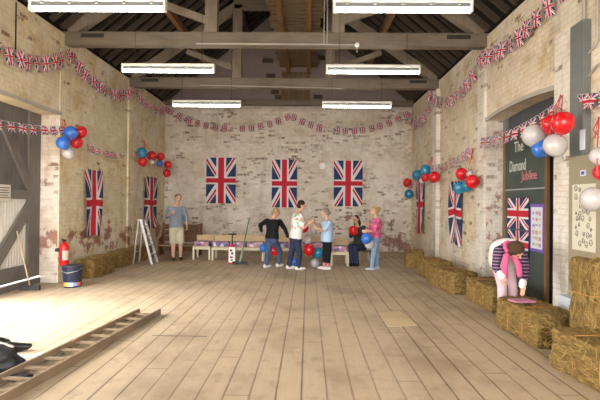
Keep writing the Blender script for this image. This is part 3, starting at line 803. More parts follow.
bale(fp(538, 349), fp(495, 325.7), 1, 'straw bale the bending woman rests her hand on, pink book on top', group=G2)
bale(fp(550, 366) + (fp(601, 394) - fp(550, 366)).normalized(), fp(550, 366), 1, 'nearest straw bale, cut by the right picture edge', group=G2, L=1.0, W=.44)
# one bale stands on end behind the nearest one
o = copy_tree(proto[1]); o.location = (2.99, 5.13, 0.5); o.rotation_euler = (PI / 2, 0, 0); o.scale = (1, 1.06, 0.95)
o.location = (3.0, 5.0, 0.53); o.rotation_euler = (PI / 2 , 0, 0)
tag(o, 'straw bale standing upright on its end in front of the tan notice board', 'straw bale', G2)
# loose straw on the boards beside the bales
mb = MB(); rs = random.Random(5)
for k in range(700):
    if rs.random() < .75: x = 2.55 - abs(rs.gauss(0, .22)); y = rs.uniform(3.6, 12)
    else: x = -4.35 + abs(rs.gauss(0, .25)); y = rs.uniform(9.2, 13)
    a = rs.uniform(0, PI); l = rs.uniform(.02, .06); d = Vector((math.cos(a), math.sin(a), 0)) * l; w_ = Vector((-d.y, d.x, 0)) * .05
    p = Vector((x, y, .004 + rs.uniform(0, .003)))
    mb.bm.faces.new([mb.bm.verts.new(p - d - w_), mb.bm.verts.new(p + d - w_), mb.bm.verts.new(p + d + w_), mb.bm.verts.new(p - d + w_)])
tag(mb.build('loose_straw', M['strand']), 'loose straw stalks scattered on the floorboards beside the bales', 'straw', kind='stuff')

# ---------------------------------------------------------------- left side props
# wooden ladder lying on the floor
A0, A1 = fp(140.5, 311.5, .04), fp(0, 381, .04); B0, B1 = fp(157.5, 313.5, .04), fp(14, 393, .04)
for v_ in (A0, A1, B0, B1): v_.z = 0
dirA = (A1 - A0).normalized(); dirB = (B1 - B0).normalized()
t = thing('wooden_ladder', 'old wooden ladder lying flat on the floorboards beside black bags', 'ladder', (A0 + B0) / 2)
LENL = 4.1; lw = wood('ladder_wood', (0.16, 0.115, 0.075), (0.30, 0.225, 0.15), 'Y')
off = (A0 + B0) / 2
dr_ = ((dirA + dirB) / 2).normalized(); sd = Vector((-dr_.y, dr_.x, 0)); hw = 0.147
if (A0 - off).dot(sd) < 0: sd = -sd
UPZ = Vector((0, 0, 0.05))
for s_ in (1, -1):
    mb = MB(); a = sd * hw * s_ + UPZ; st = 0.03 if s_ < 0 else 0
    mb.beam(a - dr_ * st, a + dr_ * LENL + sd * s_ * 0.03, 0.035, 0.085, bev=.006); mb.build('rail', lw, t)
for k in range(15):
    mb = MB(); c_ = dr_ * (0.14 + k * 0.265) + UPZ; e = hw + 0.03 * (k / 15)
    mb.beam(c_ - sd * e, c_ + sd * e, 0.045, 0.024, bev=.004); mb.build('rung', lw, t)
mb = MB(); mb.beam(sd * hw + UPZ + dr_ * 1.5 + Vector((0, 0, .044)), sd * hw + UPZ + dr_ * 1.56 + Vector((0, 0, .044)), .037, .006); mb.build('tape', plain('pink_tape', (.5, .12, .1)), t)
# black bags and white sheet near the ladder
def bag(name, label, loc, sx, sy, sz, mat, seed, cat, rz=0):
    mb = MB(); mb.ball((0, 0, 0), 1.0, sub=4)
    for v in mb.bm.verts:
        q = v.co.copy()
        k = 1 + 0.22 * mnoise.noise(q * 2.2 + Vector((seed, 0, 0))) + 0.10 * mnoise.noise(q * 6 + Vector((0, seed, 0))) + .05 * abs(mnoise.noise(q * 13))
        q = q * k
        v.co = Vector((q.x * sx, q.y * sy, max(q.z, -0.55) * sz + 0.55 * sz))
    o = mb.build(name, mat, loc=loc, rot=(0, 0, rz)); return tag(o, label, cat)
blk = plain('black_plastic', (0.008, 0.008, 0.010), 0.3, 0.3, spec=0.6)
blk2 = plain('black_fabric', (0.014, 0.014, 0.018), 0.6, 0.4, 30)
p = fp(4, 353); o = bag('bin_bag', 'black plastic bag with a pointed end lying beyond the ladder', (p.x - 0.36, p.y + 0.0, 0), .42, .14, .11, blk, 2, 'bag', 0.08)
mb = MB(); mb.tube([(0.3, 0, .06), (.42, .02, .05), (.56, .04, .045), (.60, .04, .06)], [.07, .05, .035, .02], 10); mb.build('bag_neck', blk, o)
p = fp(6, 371); o = bag('holdall_bag', 'black textured holdall beside the ladder, with white edging', (p.x - 0.24, p.y - .02, 0), .36, .16, .16, blk2, 5, 'bag', 0.12)
mb = MB(); mb.tube([(-.3, .05, .245), (-.1, .06, .27), (.1, .06, .26), (.28, .04, .21)], .012, 8); mb.build('white_edging', M['cord'], o)
p = fp(29, 361)
p = fp(31, 358)
mb = MB(); mb.sheet(lambda u, v: Vector(((u - .5) * .42 + .10 * v, (v - .5) * .30, .012 + .012 * math.sin(u * 7 + v * 4) + 0.01 * math.sin(v * 11))), 16, 12)
tag(mb.build('plastic_sheet', plain('blue_white_plastic', (0.42, 0.50, 0.58), 0.3, 0.1), loc=(p.x, p.y, 0), rot=(0, 0, .2)), 'crumpled bluish white plastic sheet between the black bags and ladder', 'sheet')
p = fp(18, 379)
o = bag('black_rag', 'small black rag lying between the ladder rails', (p.x, p.y, 0.0), .11, .07, .03, blk2, 8, 'rag', .5)
# broom leaning on the left door
def broom(name, label, foot, top, hm, bm_, head_dir, hl=0.34, hh=.055):
    t = thing(name, label, 'broom', foot)
    f = Vector((0, 0, hh)); tp = Vector(top) - Vector(foot)
    mb = MB(); mb.tube([f, tp], 0.0135, 10); mb.build('handle', hm, t)
    hd = Vector(head_dir).normalized(); pr = Vector((-hd.y, hd.x, 0))
    mb = MB(); mb.beam(hd * -hl / 2 + Vector((0, 0, hh + .015)), hd * hl / 2 + Vector((0, 0, hh + .015)), .06, .035, bev=.008); mb.build('broom_head', bm_, t)
    mb = MB(); mb.beam(hd * -hl / 2 * .97 + Vector((0, 0, hh / 2)), hd * hl / 2 * .97 + Vector((0, 0, hh / 2)), .075, hh); mb.build('bristles', M['iron'], t)
    return t
ft = fp(30, 290); tp = at_x(17, 231, DX + 0.06)
broom('broom', 'broom with a pale handle leaning against the grey left door', ft, tp, wood('pale_handle', (.5, .38, .24), (.66, .52, .36), 'Z'), M['iron'], (1, .12, 0))
# bucket and fire extinguisher
p = fp(68, 288.3)
t = thing('paint_bucket', 'dark blue paint bucket with coloured label, beside the nearest left bale', 'bucket', (p.x, p.y + .16, 0))
dk = plain('navy_plastic', (0.018, 0.024, 0.055), 0.35, 0.1)
mb = MB(); mb.lathe([(0.145, 0), (0.15, 0.01), (0.178, 0.36), (0.178, .375)], 28); mb.build('tub', dk, t)
mb = MB(); mb.lathe([(0.186, .36), (0.188, .392), (0.178, .402), (0.165, .396), (0, .396)], 28); mb.build('lid', dk, t)
mb = MB()
for i, cl_ in enumerate(((.7, .68, .66), (.75, .12, .1), (.8, .55, .05), (.7, .68, .66), (.2, .3, .55), (.75, .12, .1))):
    a0 = -PI * .98 + i * PI * .16; a1 = a0 + PI * .16
    for z0, z1 in ((.03, .10),):
        qs = [(.152 + z * .086) for z in (z0, z1)]
        for j in range(4):
            b0 = a0 + (a1 - a0) * j / 4; b1 = a0 + (a1 - a0) * (j + 1) / 4
            vs = [mb.bm.verts.new((qs[k] * math.cos(b), qs[k] * math.sin(b), z)) for k, b, z in ((0, b0, z0), (0, b1, z0), (1, b1, z1), (1, b0, z1))]
            f = mb.bm.faces.new(vs); f.material_index = i
lm = [plain('label_%d' % i, c_) for i, c_ in enumerate(((.7, .68, .66), (.75, .12, .1), (.8, .55, .05), (.7, .68, .66), (.2, .3, .55), (.75, .12, .1)))]
mb.build('label_band', lm, t)
mb = MB(); mb.tube([(-.185, 0, .36), (-.15, -.14, .31), (0, -.2, .28), (.15, -.14, .31), (.185, 0, .36)], .005, 8); mb.build('handle', M['alu'], t)
p = at_x(62, 266, XL + .12)
t = thing('fire_extinguisher', 'red fire extinguisher hung on the wall behind the blue bucket', 'fire extinguisher', (XL + .16, p.y, p.z))
mb = MB(); mb.lathe([(0, 0), (.075, 0), (.085, .015), (.085, .37), (.075, .41), (.045, .44), (.03, .45), (.03, .475)], 24); mb.build('cylinder', plain('extinguisher_red', (.62, .018, .02), .3, .05), t)
mb = MB()
for k in range(6):
    a0 = -1.5 + k * .28; a1 = a0 + .28
    vs = [mb.bm.verts.new((.0865 * math.cos(a_), .0865 * math.sin(a_), z_)) for a_, z_ in ((a0, .12), (a1, .12), (a1, .30), (a0, .30))]; mb.bm.faces.new(vs)
mb.build('label_panel', plain('pale_label', (.62, .50, .46), .5), t)
mb = MB(); mb.box((-.025, -.03, .475), (.025, .03, .51)); mb.beam((0, -.02, .505), (.02, -.14, .535), .02, .012); mb.beam((0, -.02, .49), (.02, -.13, .485), .02, .012); mb.build('valve_lever', M['iron'], t)
mb = MB(); mb.tube([(0, .03, .49), (-.02, .1, .45), (-.03, .115, .3), (-.03, .105, .12)], [.012, .012, .012, .02], 8); mb.build('hose', M['iron'], t)
mb = MB(); mb.box((-.155, -.05, .28), (-.08, .05, .34)); mb.build('wall_bracket', M['iron'], t)
# aluminium stepladder
p = fp(154, 263.3)
t = thing('stepladder', 'aluminium stepladder standing open in front of the far left bale', 'stepladder', (p.x, p.y, 0))
sx = -0.40; top = Vector((-.33, .0, 1.12))
for yy in (-.2, .2):
    mb = MB(); mb.beam((0.02, yy * 1.1, 0), (top.x + .03, yy * .75, 1.12), .028, .06, up=(1, 0, .3)); mb.build('front_rail', M['alu'], t)
    mb = MB(); mb.beam((-.46, yy * 1.05, 0.0), (top.x - .03, yy * .75, 1.10), .022, .035, up=(1, 0, .3)); mb.build('rear_rail', M['alu'], t)
for k in range(4):
    z = .24 + k * .24; f = z / 1.12
    mb = MB(); x = .02 + (top.x + .03 - .02) * f; mb.box((x - .05, -.2 + .05 * f, z - .015), (x + .035, .2 - .05 * f, z + .012), bev=.004); mb.build('tread', M['alu'], t)
mb = MB(); mb.box((top.x - .07, -.16, 1.10), (top.x + .07, .16, 1.135), bev=.006); mb.build('top_platform', M['alu'], t)
mb = MB(); mb.tube([(-.42, -.2, .3), (-.42, .2, .3)], .01, 8); mb.build('rear_brace', M['alu'], t)

# ---------------------------------------------------------------- back wall furniture
bw = wood('bench_brown', (.10, .052, .025), (.21, .115, .06), 'X')
p = at_y(160.5, 255, 13.9); q = at_y(199, 255, 13.9); Wd = q.x - p.x
t = thing('wooden_settle', 'dark brown wooden settle with plank back behind the man in shorts', 'settle', ((p.x + q.x) / 2, 13.95, 0))
for s_ in (-1, 1):
    mb = MB(); mb.poly([(s_ * Wd / 2 - .02, -.24, 0), (s_ * Wd / 2 - .02, .22, 0), (s_ * Wd / 2 - .02, .30, .93), (s_ * Wd / 2 - .02, .22, .95), (s_ * Wd / 2 - .02, .08, .55), (s_ * Wd / 2 - .02, -.24, .50)], .04, (1, 0, 0)); mb.build('end_panel', bw, t)
for k in range(3):
    mb = MB(); z = .40 + k * .175; mb.beam((-Wd / 2 + .02, .16 + .02 * k, z + .08), (Wd / 2 - .02, .16 + .02 * k, z + .08), .025, .16); mb.build('back_plank', bw, t)
mb = MB(); mb.box((-Wd / 2 + .02, -.26, .28), (Wd / 2 - .02, .16, .32), bev=.006); mb.build('seat', wood('bench_seat', (.28, .18, .09), (.42, .29, .16), 'X'), t)
mb = MB(); mb.box((-Wd / 2 + .02, .1, .10), (Wd / 2 - .02, .12, .28)); mb.build('lower_panel', bw, t)
# low benches with cream legs and patterned cushions
s = NT('patterned_cloth'); c = s.coord(); vz = s.new('ShaderNodeTexVoronoi'); s.put(vz.inputs['Vector'], c); vz.inputs['Scale'].default_value = 9.0
cc = s.sep(vz.outputs['Color'])
col = s.mix(s.math('GREATER_THAN', cc[0], .5), (0.66, 0.58, 0.60), (0.32, 0.22, 0.34)); col = s.mix(s.math('GREATER_THAN', cc[1], .68), col, (0.45, 0.22, 0.30)); col = s.mix(s.math('GREATER_THAN', cc[2], .75), col, (0.14, 0.12, 0.30))
M['pattern'] = s.out(col, .85)
M['cream'] = plain('cream_paint', (.60, .55, .40), .6, .12); tanw = wood('tan_board', (.44, .31, .17), (.56, .42, .25), 'X')
def bench(px0, px1, pyb, label, depth=.52):
    a = fp(px0, pyb); b = fp(px1, pyb); Wd = b.x - a.x; y0 = a.y
    t = thing('low_bench', label, 'bench', ((a.x + b.x) / 2, y0 + depth / 2, 0), 0, 'low cream benches along the back wall')
    h = Wd / 2; d = depth / 2
    for sx in (-1, 1):
        mb = MB(); mb.box((sx * (h - .025) - .024, -d, 0), (sx * (h - .025) + .024, -d + .045, .36)); mb.build('leg', M['cream'], t)
        mb = MB(); mb.box((sx * (h - .025) - .024, d - .045, 0), (sx * (h - .025) + .024, d, .60)); mb.build('leg', M['cream'], t)
        mb = MB(); mb.box((sx * (h - .025) - .015, -d + .045, .29), (sx * (h - .025) + .015, d - .045, .35)); mb.build('side_rail', M['cream'], t)
    mb = MB(); mb.box((-h + .05, -d + .005, .285), (h - .05, -d + .035, .35)); mb.build('front_rail', M['cream'], t)
    mb = MB(); mb.box((-h + .05, d - .035, .285), (h - .05, d - .005, .35)); mb.build('rear_rail', M['cream'], t)
    mb = MB(); mb.box((-h + .01, -d + .01, .352), (h - .01, d - .06, .375)); mb.build('seat_board', tanw, t)
    n = max(1, round(Wd / .5))
    for k in range(n):
        x0 = -h + .02 + (Wd - .04) * k / n; x1 = -h + .02 + (Wd - .04) * (k + 1) / n
        mb = MB(); mb.box((x0 + .01, -d - .012, .376), (x1 - .01, d - .08, .50), bev=.03); mb.build('cushion', M['pattern'], t)
    mb = MB(); mb.box((-h, d - .055, .44), (h, d - .015, .66), bev=.008); mb.build('back_board', tanw, t)
    return t
bench(192.5, 210.5, 259.6, 'short single low bench with patterned cushion, nearest the wooden settle')
bench(211.5, 264, 260.4, 'long low bench with patterned cushions behind the red and white canister')
bench(265.5, 329, 261, 'long low bench hidden behind the standing people')
bench(330.5, 348.5, 266, 'short low bench with cream legs between blue-shirted and seated women')
# wide board lying on the benches' backs against the wall
# canister pump
p = fp(231.5, 264)
t = thing('canister_pump', 'red and white upright canister with a black T handle before the benches', 'canister', (p.x, p.y + .08, 0))
kx = 12.0 / F * 0 + 1
mb = MB(); mb.lathe([(0, 0), (.10, 0), (.105, .02), (.105, .42), (.09, .46), (.03, .48), (.03, .52)], 24); mb.build('cylinder', plain('canister_red', (.5, .03, .03), .35), t)
mb = MB(); mb.box((-.075, -.118, .04), (.10, -.075, .44), bev=.01); pn = mb.build('label_panel', plain('panel_white', (.7, .68, .68), .5), t)
mb = MB()
for (x, z, w_, h_) in ((-.01, .33, .06, .05), (.02, .25, .05, .06), (0, .16, .07, .04), (.01, .09, .05, .04)): mb.box((x - w_ / 2, -.121, z), (x + w_ / 2, -.118, z + h_))
mb.build('label_marks', M['iron'], pn)
mb = MB(); mb.tube([(0, 0, .5), (0, 0, .76)], .016, 10); mb.build('stem', M['iron'], t)
mb = MB(); mb.tube([(-.10, 0, .765), (.10, 0, .765)], .02, 10); mb.build('t_handle', M['iron'], t)
# green handled broom
ft = fp(240, 264.6); tp = Vector((at_y(249.3, 218, ft.y + .35).x, ft.y + .35, at_y(249.3, 218, ft.y + .35).z))
gn = plain('green_handle', (.03, .16, .07), .5)
t = broom('green_broom', 'green handled broom with dark head leaning over the long bench', (ft.x, ft.y, 0), tp, gn, M['iron'], (1, .05, 0), .40, .05)
mb = MB(); d = (tp - Vector((ft.x, ft.y, 0))); mb.tube([Vector((0, 0, .06)), Vector((0, 0, .05)) + (d - Vector((0, 0, .05))) * .27], [.03, .02], 10); mb.build('socket', plain('pale_green', (.22, .38, .27), .5), t)
# round clock
p = at_y(322.5, 166, YB - .03)
t = thing('wall_clock', 'small round white clock on the back wall beside the right back flag', 'clock', (p.x, YB - .035, p.z))
mb = MB(); mb.lathe([(0, 0), (.105, 0), (.11, .02), (.10, .035), (.095, .03), (0, .03)], 28, origin=(0, .03, 0), axis=(0, -1, 0)); mb.build('clock_face', plain('clock_white', (.85, .84, .82), .4, .03), t)
mb = MB(); mb.beam((0, -.005, 0), (.02, -.005, .05), .008, .003); mb.build('hand', M['cord'], t)

# ---------------------------------------------------------------- chalkboard in the right doorway
BX = XR + TH - 0.10
a = at_x(505, 200, BX); b = at_x(548.5, 200, BX)
t = thing('chalkboard', 'large dark chalkboard with wooden frame standing in the right doorway', 'chalkboard', (BX, (a.y + b.y) / 2, 0))
hw = (a.y - b.y) / 2; BZ0, BZ1 = 0.05, 2.95
cb = plain('chalkboard_slate', (.060, .078, .070), .6, .5, 2.5)
fw = wood('board_frame', (.17, .085, .04), (.30, .165, .08), 'Z')
zj = at_x(526, 189, BX).z
mb = MB(); mb.box((-.01, -hw + .04, BZ0 + .05), (.015, hw - .04, zj)); mb.build('lower_panel', cb, t)
mb = MB(); mb.box((-.01, -hw + .04, zj + .012), (.015, hw - .04, BZ1 - .04)); mb.build('upper_panel', cb, t)
for yy in (-hw, hw - .06):
    mb = MB(); mb.box((-.03, yy, 0), (.02, yy + .06, BZ1)); mb.build('frame_stile', fw, t)
for z in (0.0, BZ1 - .05):
    mb = MB(); mb.box((-.028, -hw, z), (.02, hw, z + .05)); mb.build('frame_rail', fw, t)
mb = MB(); mb.box((-.022, -hw + .06, zj - .012), (-.009, hw - .06, zj + .012)); mb.build('joint_strip', plain('chalky_strip', (.30, .32, .31), .7), t)
chw = plain('chalk_white', (.62, .64, .62), .8); chr_ = plain('chalk_pink', (.62, .22, .28), .8)
def words_on(text, y_left, y_right, z0, h, mat, parent, X):
    cu = bpy.data.curves.new('lettering', 'FONT'); cu.body = text; cu.size = 1.0; cu.extrude = 0.004
    tmp = bpy.data.objects.new('tmp', cu); C.objects.link(tmp); bpy.context.view_layer.update()
    me = bpy.data.meshes.new_from_object(tmp.evaluated_get(bpy.context.evaluated_depsgraph_get())); bpy.data.objects.remove(tmp)
    xs = [v.co.x for v in me.vertices]; ys = [v.co.y for v in me.vertices]
    for v in me.vertices:
        u = (v.co.x - min(xs)) / (max(xs) - min(xs)); w_ = (v.co.y - min(ys)) / (max(ys) - min(ys))
        v.co = Vector((-.014 - v.co.z * .5, y_left + (y_right - y_left) * u - parent.location.y, z0 + h * w_))
    me.materials.clear(); me.materials.append(mat)
    o = bpy.data.objects.new('lettering', me); C.objects.link(o); o.parent = parent
for (txt, x0, x1, y0, y1, m) in (('The', 515, 524, 141, 151.5, chw), ('Diamond', 510.5, 526.5, 160, 171, chw), ('Jubilee', 522, 537.5, 170.5, 182.5, chr_)):
    A_ = at_x(x0, (y0 + y1) / 2, BX); B_ = at_x(x1, (y0 + y1) / 2, BX); zt = at_x((x0 + x1) / 2, y0, BX).z; zb = at_x((x0 + x1) / 2, y1, BX).z
    words_on(txt, A_.y, B_.y, zb, zt - zb, m, t, BX)
FX = BX - .035
for (x0, x1, y0, y1, lab, sd) in ((507.5, 528.5, 198, 229, 'Union flag pinned on the chalkboard beside the purple bordered poster', 21), (507.5, 528.5, 230.5, 258, 'Union flag low on the chalkboard, mostly behind the bending woman', 22)):
    A_ = at_x(x0, (y0 + y1) / 2, FX); B_ = at_x(x1, (y0 + y1) / 2, FX); zt = at_x((x0 + x1) / 2, y0, FX).z; zb = at_x((x0 + x1) / 2, y1, FX).z
    wall_flag((FX, (A_.y + B_.y) / 2, zt), A_.y - B_.y, zt - zb, -PI / 2, lab, sd, .006, 0, False, 'union_flag', 'flags on the chalkboard')
A_ = at_x(530, 228, FX); B_ = at_x(543.7, 228, FX); zt = at_x(537, 204, FX).z; zb = at_x(537, 252, FX).z
t = thing('poster', 'white poster with a purple border pinned on the chalkboard', 'poster', (FX, (A_.y + B_.y) / 2, zb)); hw = (A_.y - B_.y) / 2; hh = zt - zb
mb = MB(); mb.box((0, -hw, 0), (.006, hw, hh)); mb.build('border', plain('poster_purple', (.17, .10, .42), .7), t)
mb = MB(); mb.box((-.003, -hw + .04, .05), (0, hw - .04, hh - .05)); pp = mb.build('paper', plain('poster_paper', (.66, .66, .70), .7), t)
pc = [plain('print_%d' % i, c_) for i, c_ in enumerate(((.35, .28, .5), (.6, .5, .25), (.3, .35, .45), (.5, .3, .35)))]
mb = MB(); rs = random.Random(3)
for r in range(6):
    for c_ in range(3):
        y = hw - .09 - c_ * (2 * hw - .14) / 3; z = hh - .12 - r * (hh - .16) / 6; w_ = rs.uniform(.05, .085); h_ = rs.uniform(.03, .07)
        mb.box((-.005, y - w_, z - h_), (-.003, y, z), rs.randrange(4))
mb.build('printed_pattern', pc, pp)
# tan notice board leaning against the wall
NX = XR - .14
A_ = at_x(569.5, 225, NX); zt = at_x(585, 155, NX).z; yn = 4.9
t = thing('notice_board', 'tall tan board standing against the right wall behind the upright bale', 'board', (NX, (A_.y + yn) / 2, 0)); hw = (A_.y - yn) / 2
mb = MB(); mb.box((-.012, -hw, 0), (.02, hw, zt), bev=.003); mb.build('panel', plain('tan_hardboard', (.30, .255, .18), .7, .1, 2), t)
bl = at_x(583, 173, NX - .014)
mb = MB(); mb.box((-.016, bl.y - t.location.y - .055, bl.z - .035), (-.012, bl.y - t.location.y + .055, bl.z + .035)); tag(mb.build('sticker', plain('white_sticker', (.7, .7, .75), .6), loc=t.location), 'small white sticker with a blue mark on the tan board', 'sticker'); stk = C.objects['sticker']
mb = MB(); mb.box((-.018, bl.y - t.location.y - .03, bl.z - .02), (-.0155, bl.y - t.location.y + .035, bl.z + .02)); mb.build('blue_mark', plain('blue_ink', (.05, .10, .5), .6), stk)
PX = NX - .014
A_ = at_x(572.5, 215, PX); B_ = at_x(596, 215, PX); zt = at_x(584, 184, PX).z; zb = at_x(584, 251, PX).z
t2 = thing('drawing_poster', 'cream poster of scribbled black drawings on the tan board', 'poster', (PX, (A_.y + B_.y) / 2, zb)); hw = (A_.y - B_.y) / 2; hh = zt - zb
mb = MB(); mb.box((-.003, -hw, 0), (0.0, hw, hh)); pp = mb.build('paper', plain('cream_paper', (.62, .58, .47), .75, .06), t2)
mb = MB(); rs = random.Random(11)
for k in range(30):
    cy = -hw + .05 + (2 * hw - .1) * ((k % 5) + rs.uniform(.2, .8)) / 5; cz = .06 + (hh - .26) * ((k // 4) + rs.uniform(.2, .8)) / 6; r = rs.uniform(.014, .032)
    mb.tube([(-.006, cy + r * math.cos(a * PI / 5) * rs.uniform(.7, 1.1), cz + r * 1.2 * math.sin(a * PI / 5)) for a in range(11)], .003, 5)
    mb.tube([(-.006, cy - r * .4, cz - r * .3), (-.006, cy + r * .4, cz - r * .35)], .003, 5)
mb.build('drawn_faces', plain('drawing_ink', (.10, .09, .08), .8), pp)
# white bag and dark flask at the foot of the board
p = Vector((3.18, 5.72, 0))
mb = MB(); mb.box((-.06, -.16, 0), (.06, .16, .50), bev=.012)
for v in mb.bm.verts: v.co.x *= 1 + .25 * mnoise.noise(v.co * 5); v.co.y *= 1 - .15 * v.co.z
o = mb.build('carrier_bag', plain('pale_blue_bag', (.60, .64, .72), .5, .12, 5), loc=p); tag(o, 'pale blue and white carrier bag at the foot of the tan board', 'bag')
mb = MB(); mb.tube([(0, -.05, .49), (0, -.045, .57), (0, .045, .57), (0, .05, .49)], .006, 6); mb.build('bag_handle', M['cord'], o)
mb = MB(); mb.lathe([(0, 0), (.05, 0), (.052, .02), (.052, .36), (.03, .41), (.022, .42), (.022, .47), (0, .47)], 18)
o = mb.build('dark_flask', plain('flask_black', (.015, .015, .025), .3), loc=(3.06, 5.42, 0)); tag(o, 'dark flask standing beside the pale carrier bag', 'flask')
mb = MB(); mb.lathe([(.026, .44), (.026, .49), (0, .495)], 14); mb.build('cap', M['alu'], o)
# pink booklet on the bale
p = at_y(522, 302, 5.78); p = floor_pt(521.5, 301.5, .425)
mb = MB(); mb.box((-.13, -.085, 0), (.13, .085, .022), bev=.003); o = mb.build('booklet', plain('pink_cover', (.46, .18, .26), .5, .25, 20), loc=(p.x, p.y, .425), rot=(0, 0, .15))
tag(o, 'pink booklet lying on the straw bale under the woman\'s hand', 'book')
mb = MB(); mb.box((-.126, -.081, .004), (.132, .081, .018)); mb.build('pages', M['cord'], o)
# ---------------------------------------------------------------- people
def limb(mb, pts, rs, seg=14):
    """tapered limb: balls at the joints, cones between"""
    for i, (p, r) in enumerate(zip(pts, rs)):
        mb.ball(p, r, sub=2)
    for (p, q, a, b) in zip(pts, pts[1:], rs, rs[1:]):
        mb.tube([p, q], [a, b], seg)
def loft(mb, rings, seg=22):
    """rings: centre, half-width vector, half-depth vector; closed at both ends"""
    loops = []
    for c, a, b in rings:
        loops.append([mb.bm.verts.new(c + a * math.cos(2 * PI * k / seg) + b * math.sin(2 * PI * k / seg)) for k in range(seg)])
    fs = []
    for A, B in zip(loops, loops[1:]):
        for k in range(seg):
            j = (k + 1) % seg; fs.append(mb.bm.faces.new((A[k], A[j], B[j], B[k])))
    fs.append(mb.bm.faces.new(loops[0][::-1])); fs.append(mb.bm.faces.new(loops[-1]))
    bmesh.ops.recalc_face_normals(mb.bm, faces=fs)
def remeshed(mb, name, mat, base, parent=None, voxel=0.012, smooth=3, fac=0.5):
    for v in mb.bm.verts: v.co -= base
    me = bpy.data.meshes.new(name); mb.bm.to_mesh(me); mb.bm.free()
    o = bpy.data.objects.new(name, me); C.objects.link(o)
    m = o.modifiers.new('r', 'REMESH'); m.mode = 'VOXEL'; m.voxel_size = voxel
    m2 = o.modifiers.new('s', 'SMOOTH'); m2.factor = fac; m2.iterations = smooth
    bpy.context.view_layer.update()
    dg = bpy.context.evaluated_depsgraph_get()
    nm = bpy.data.meshes.new_from_object(o.evaluated_get(dg)); o.modifiers.clear(); o.data = nm
    for p in nm.polygons: p.use_smooth = True
    nm.materials.clear(); nm.materials.append(mat)
    if parent: o.parent = parent
    else: o.location = base
    return o
def hand(mb, w, d, pn, s, curl=0.5, thumb=1):
    """palm, four unequal bent fingers and a thumb; pn points out of the palm"""
    d = d.normalized(); pn = (pn - d * pn.dot(d)).normalized(); sd = d.cross(pn).normalized() * thumb
    rot = Matrix((sd, pn, d)).transposed()
    mb.ball(w + d * 0.045 * s, (0.040 * s, 0.017 * s, 0.052 * s), rot, 2)
    for off, ln in ((0.030, .068), (0.010, .078), (-0.010, .073), (-0.029, .056)):
        a = w + d * 0.082 * s + sd * off * s; a0 = w + d * .05 * s + sd * off * .8 * s
        c1 = curl * 0.6; c2 = curl * 1.4
        b = a + (d * math.cos(c1) + pn * math.sin(c1) + sd * off * 1.5) * ln * .5 * s
        c_ = b + (d * math.cos(c2) + pn * math.sin(c2) + sd * off) * ln * .5 * s
        limb(mb, [a0, a, b, c_], [.0098 * s, .0095 * s, .009 * s, .008 * s], 8)
    a = w + d * .022 * s + sd * .030 * s; b = a + (d * .6 + sd * .75 + pn * .25).normalized() * .035 * s; c_ = b + (d * .9 + sd * .1 + pn * .35).normalized() * .03 * s
    limb(mb, [a, b, c_], [.0125 * s, .0105 * s, .009 * s], 8)
TORSO = ((-.16, .115, .085), (-.06, .160, .112), (.06, .168, .118), (.25, .152, .108), (.45, .140, .100), (.66, .158, .112), (.82, .168, .108), (.93, .150, .085), (1.0, .085, .066), (1.05, .056, .056))
def torso(mb, pel, nk, R, s, k0, k1, grow, wide=1.0, bow=None):
    t = (nk - pel); R2 = (R - t.normalized() * R.dot(t.normalized())).normalized(); fw = t.normalized().cross(R2)
    rings = []
    ks = [k for k in TORSO if k0 < k[0] < k1]
    def at(k):
        for a, b in zip(TORSO, TORSO[1:]):
            if a[0] <= k <= b[0]:
                f = (k - a[0]) / (b[0] - a[0]); return (k, a[1] + (b[1] - a[1]) * f, a[2] + (b[2] - a[2]) * f)
    ks = [at(k0)] + ks + [at(k1)]
    for k, w, d in ks:
        c_ = pel + t * k + (bow * (4 * k * (1 - k)) if bow and 0 < k < 1 else Vector((0, 0, 0)))
        rings.append((c_, R2 * (w * wide * s + grow), fw * (d * wide * s + grow)))
    loft(mb, rings)
    return fw
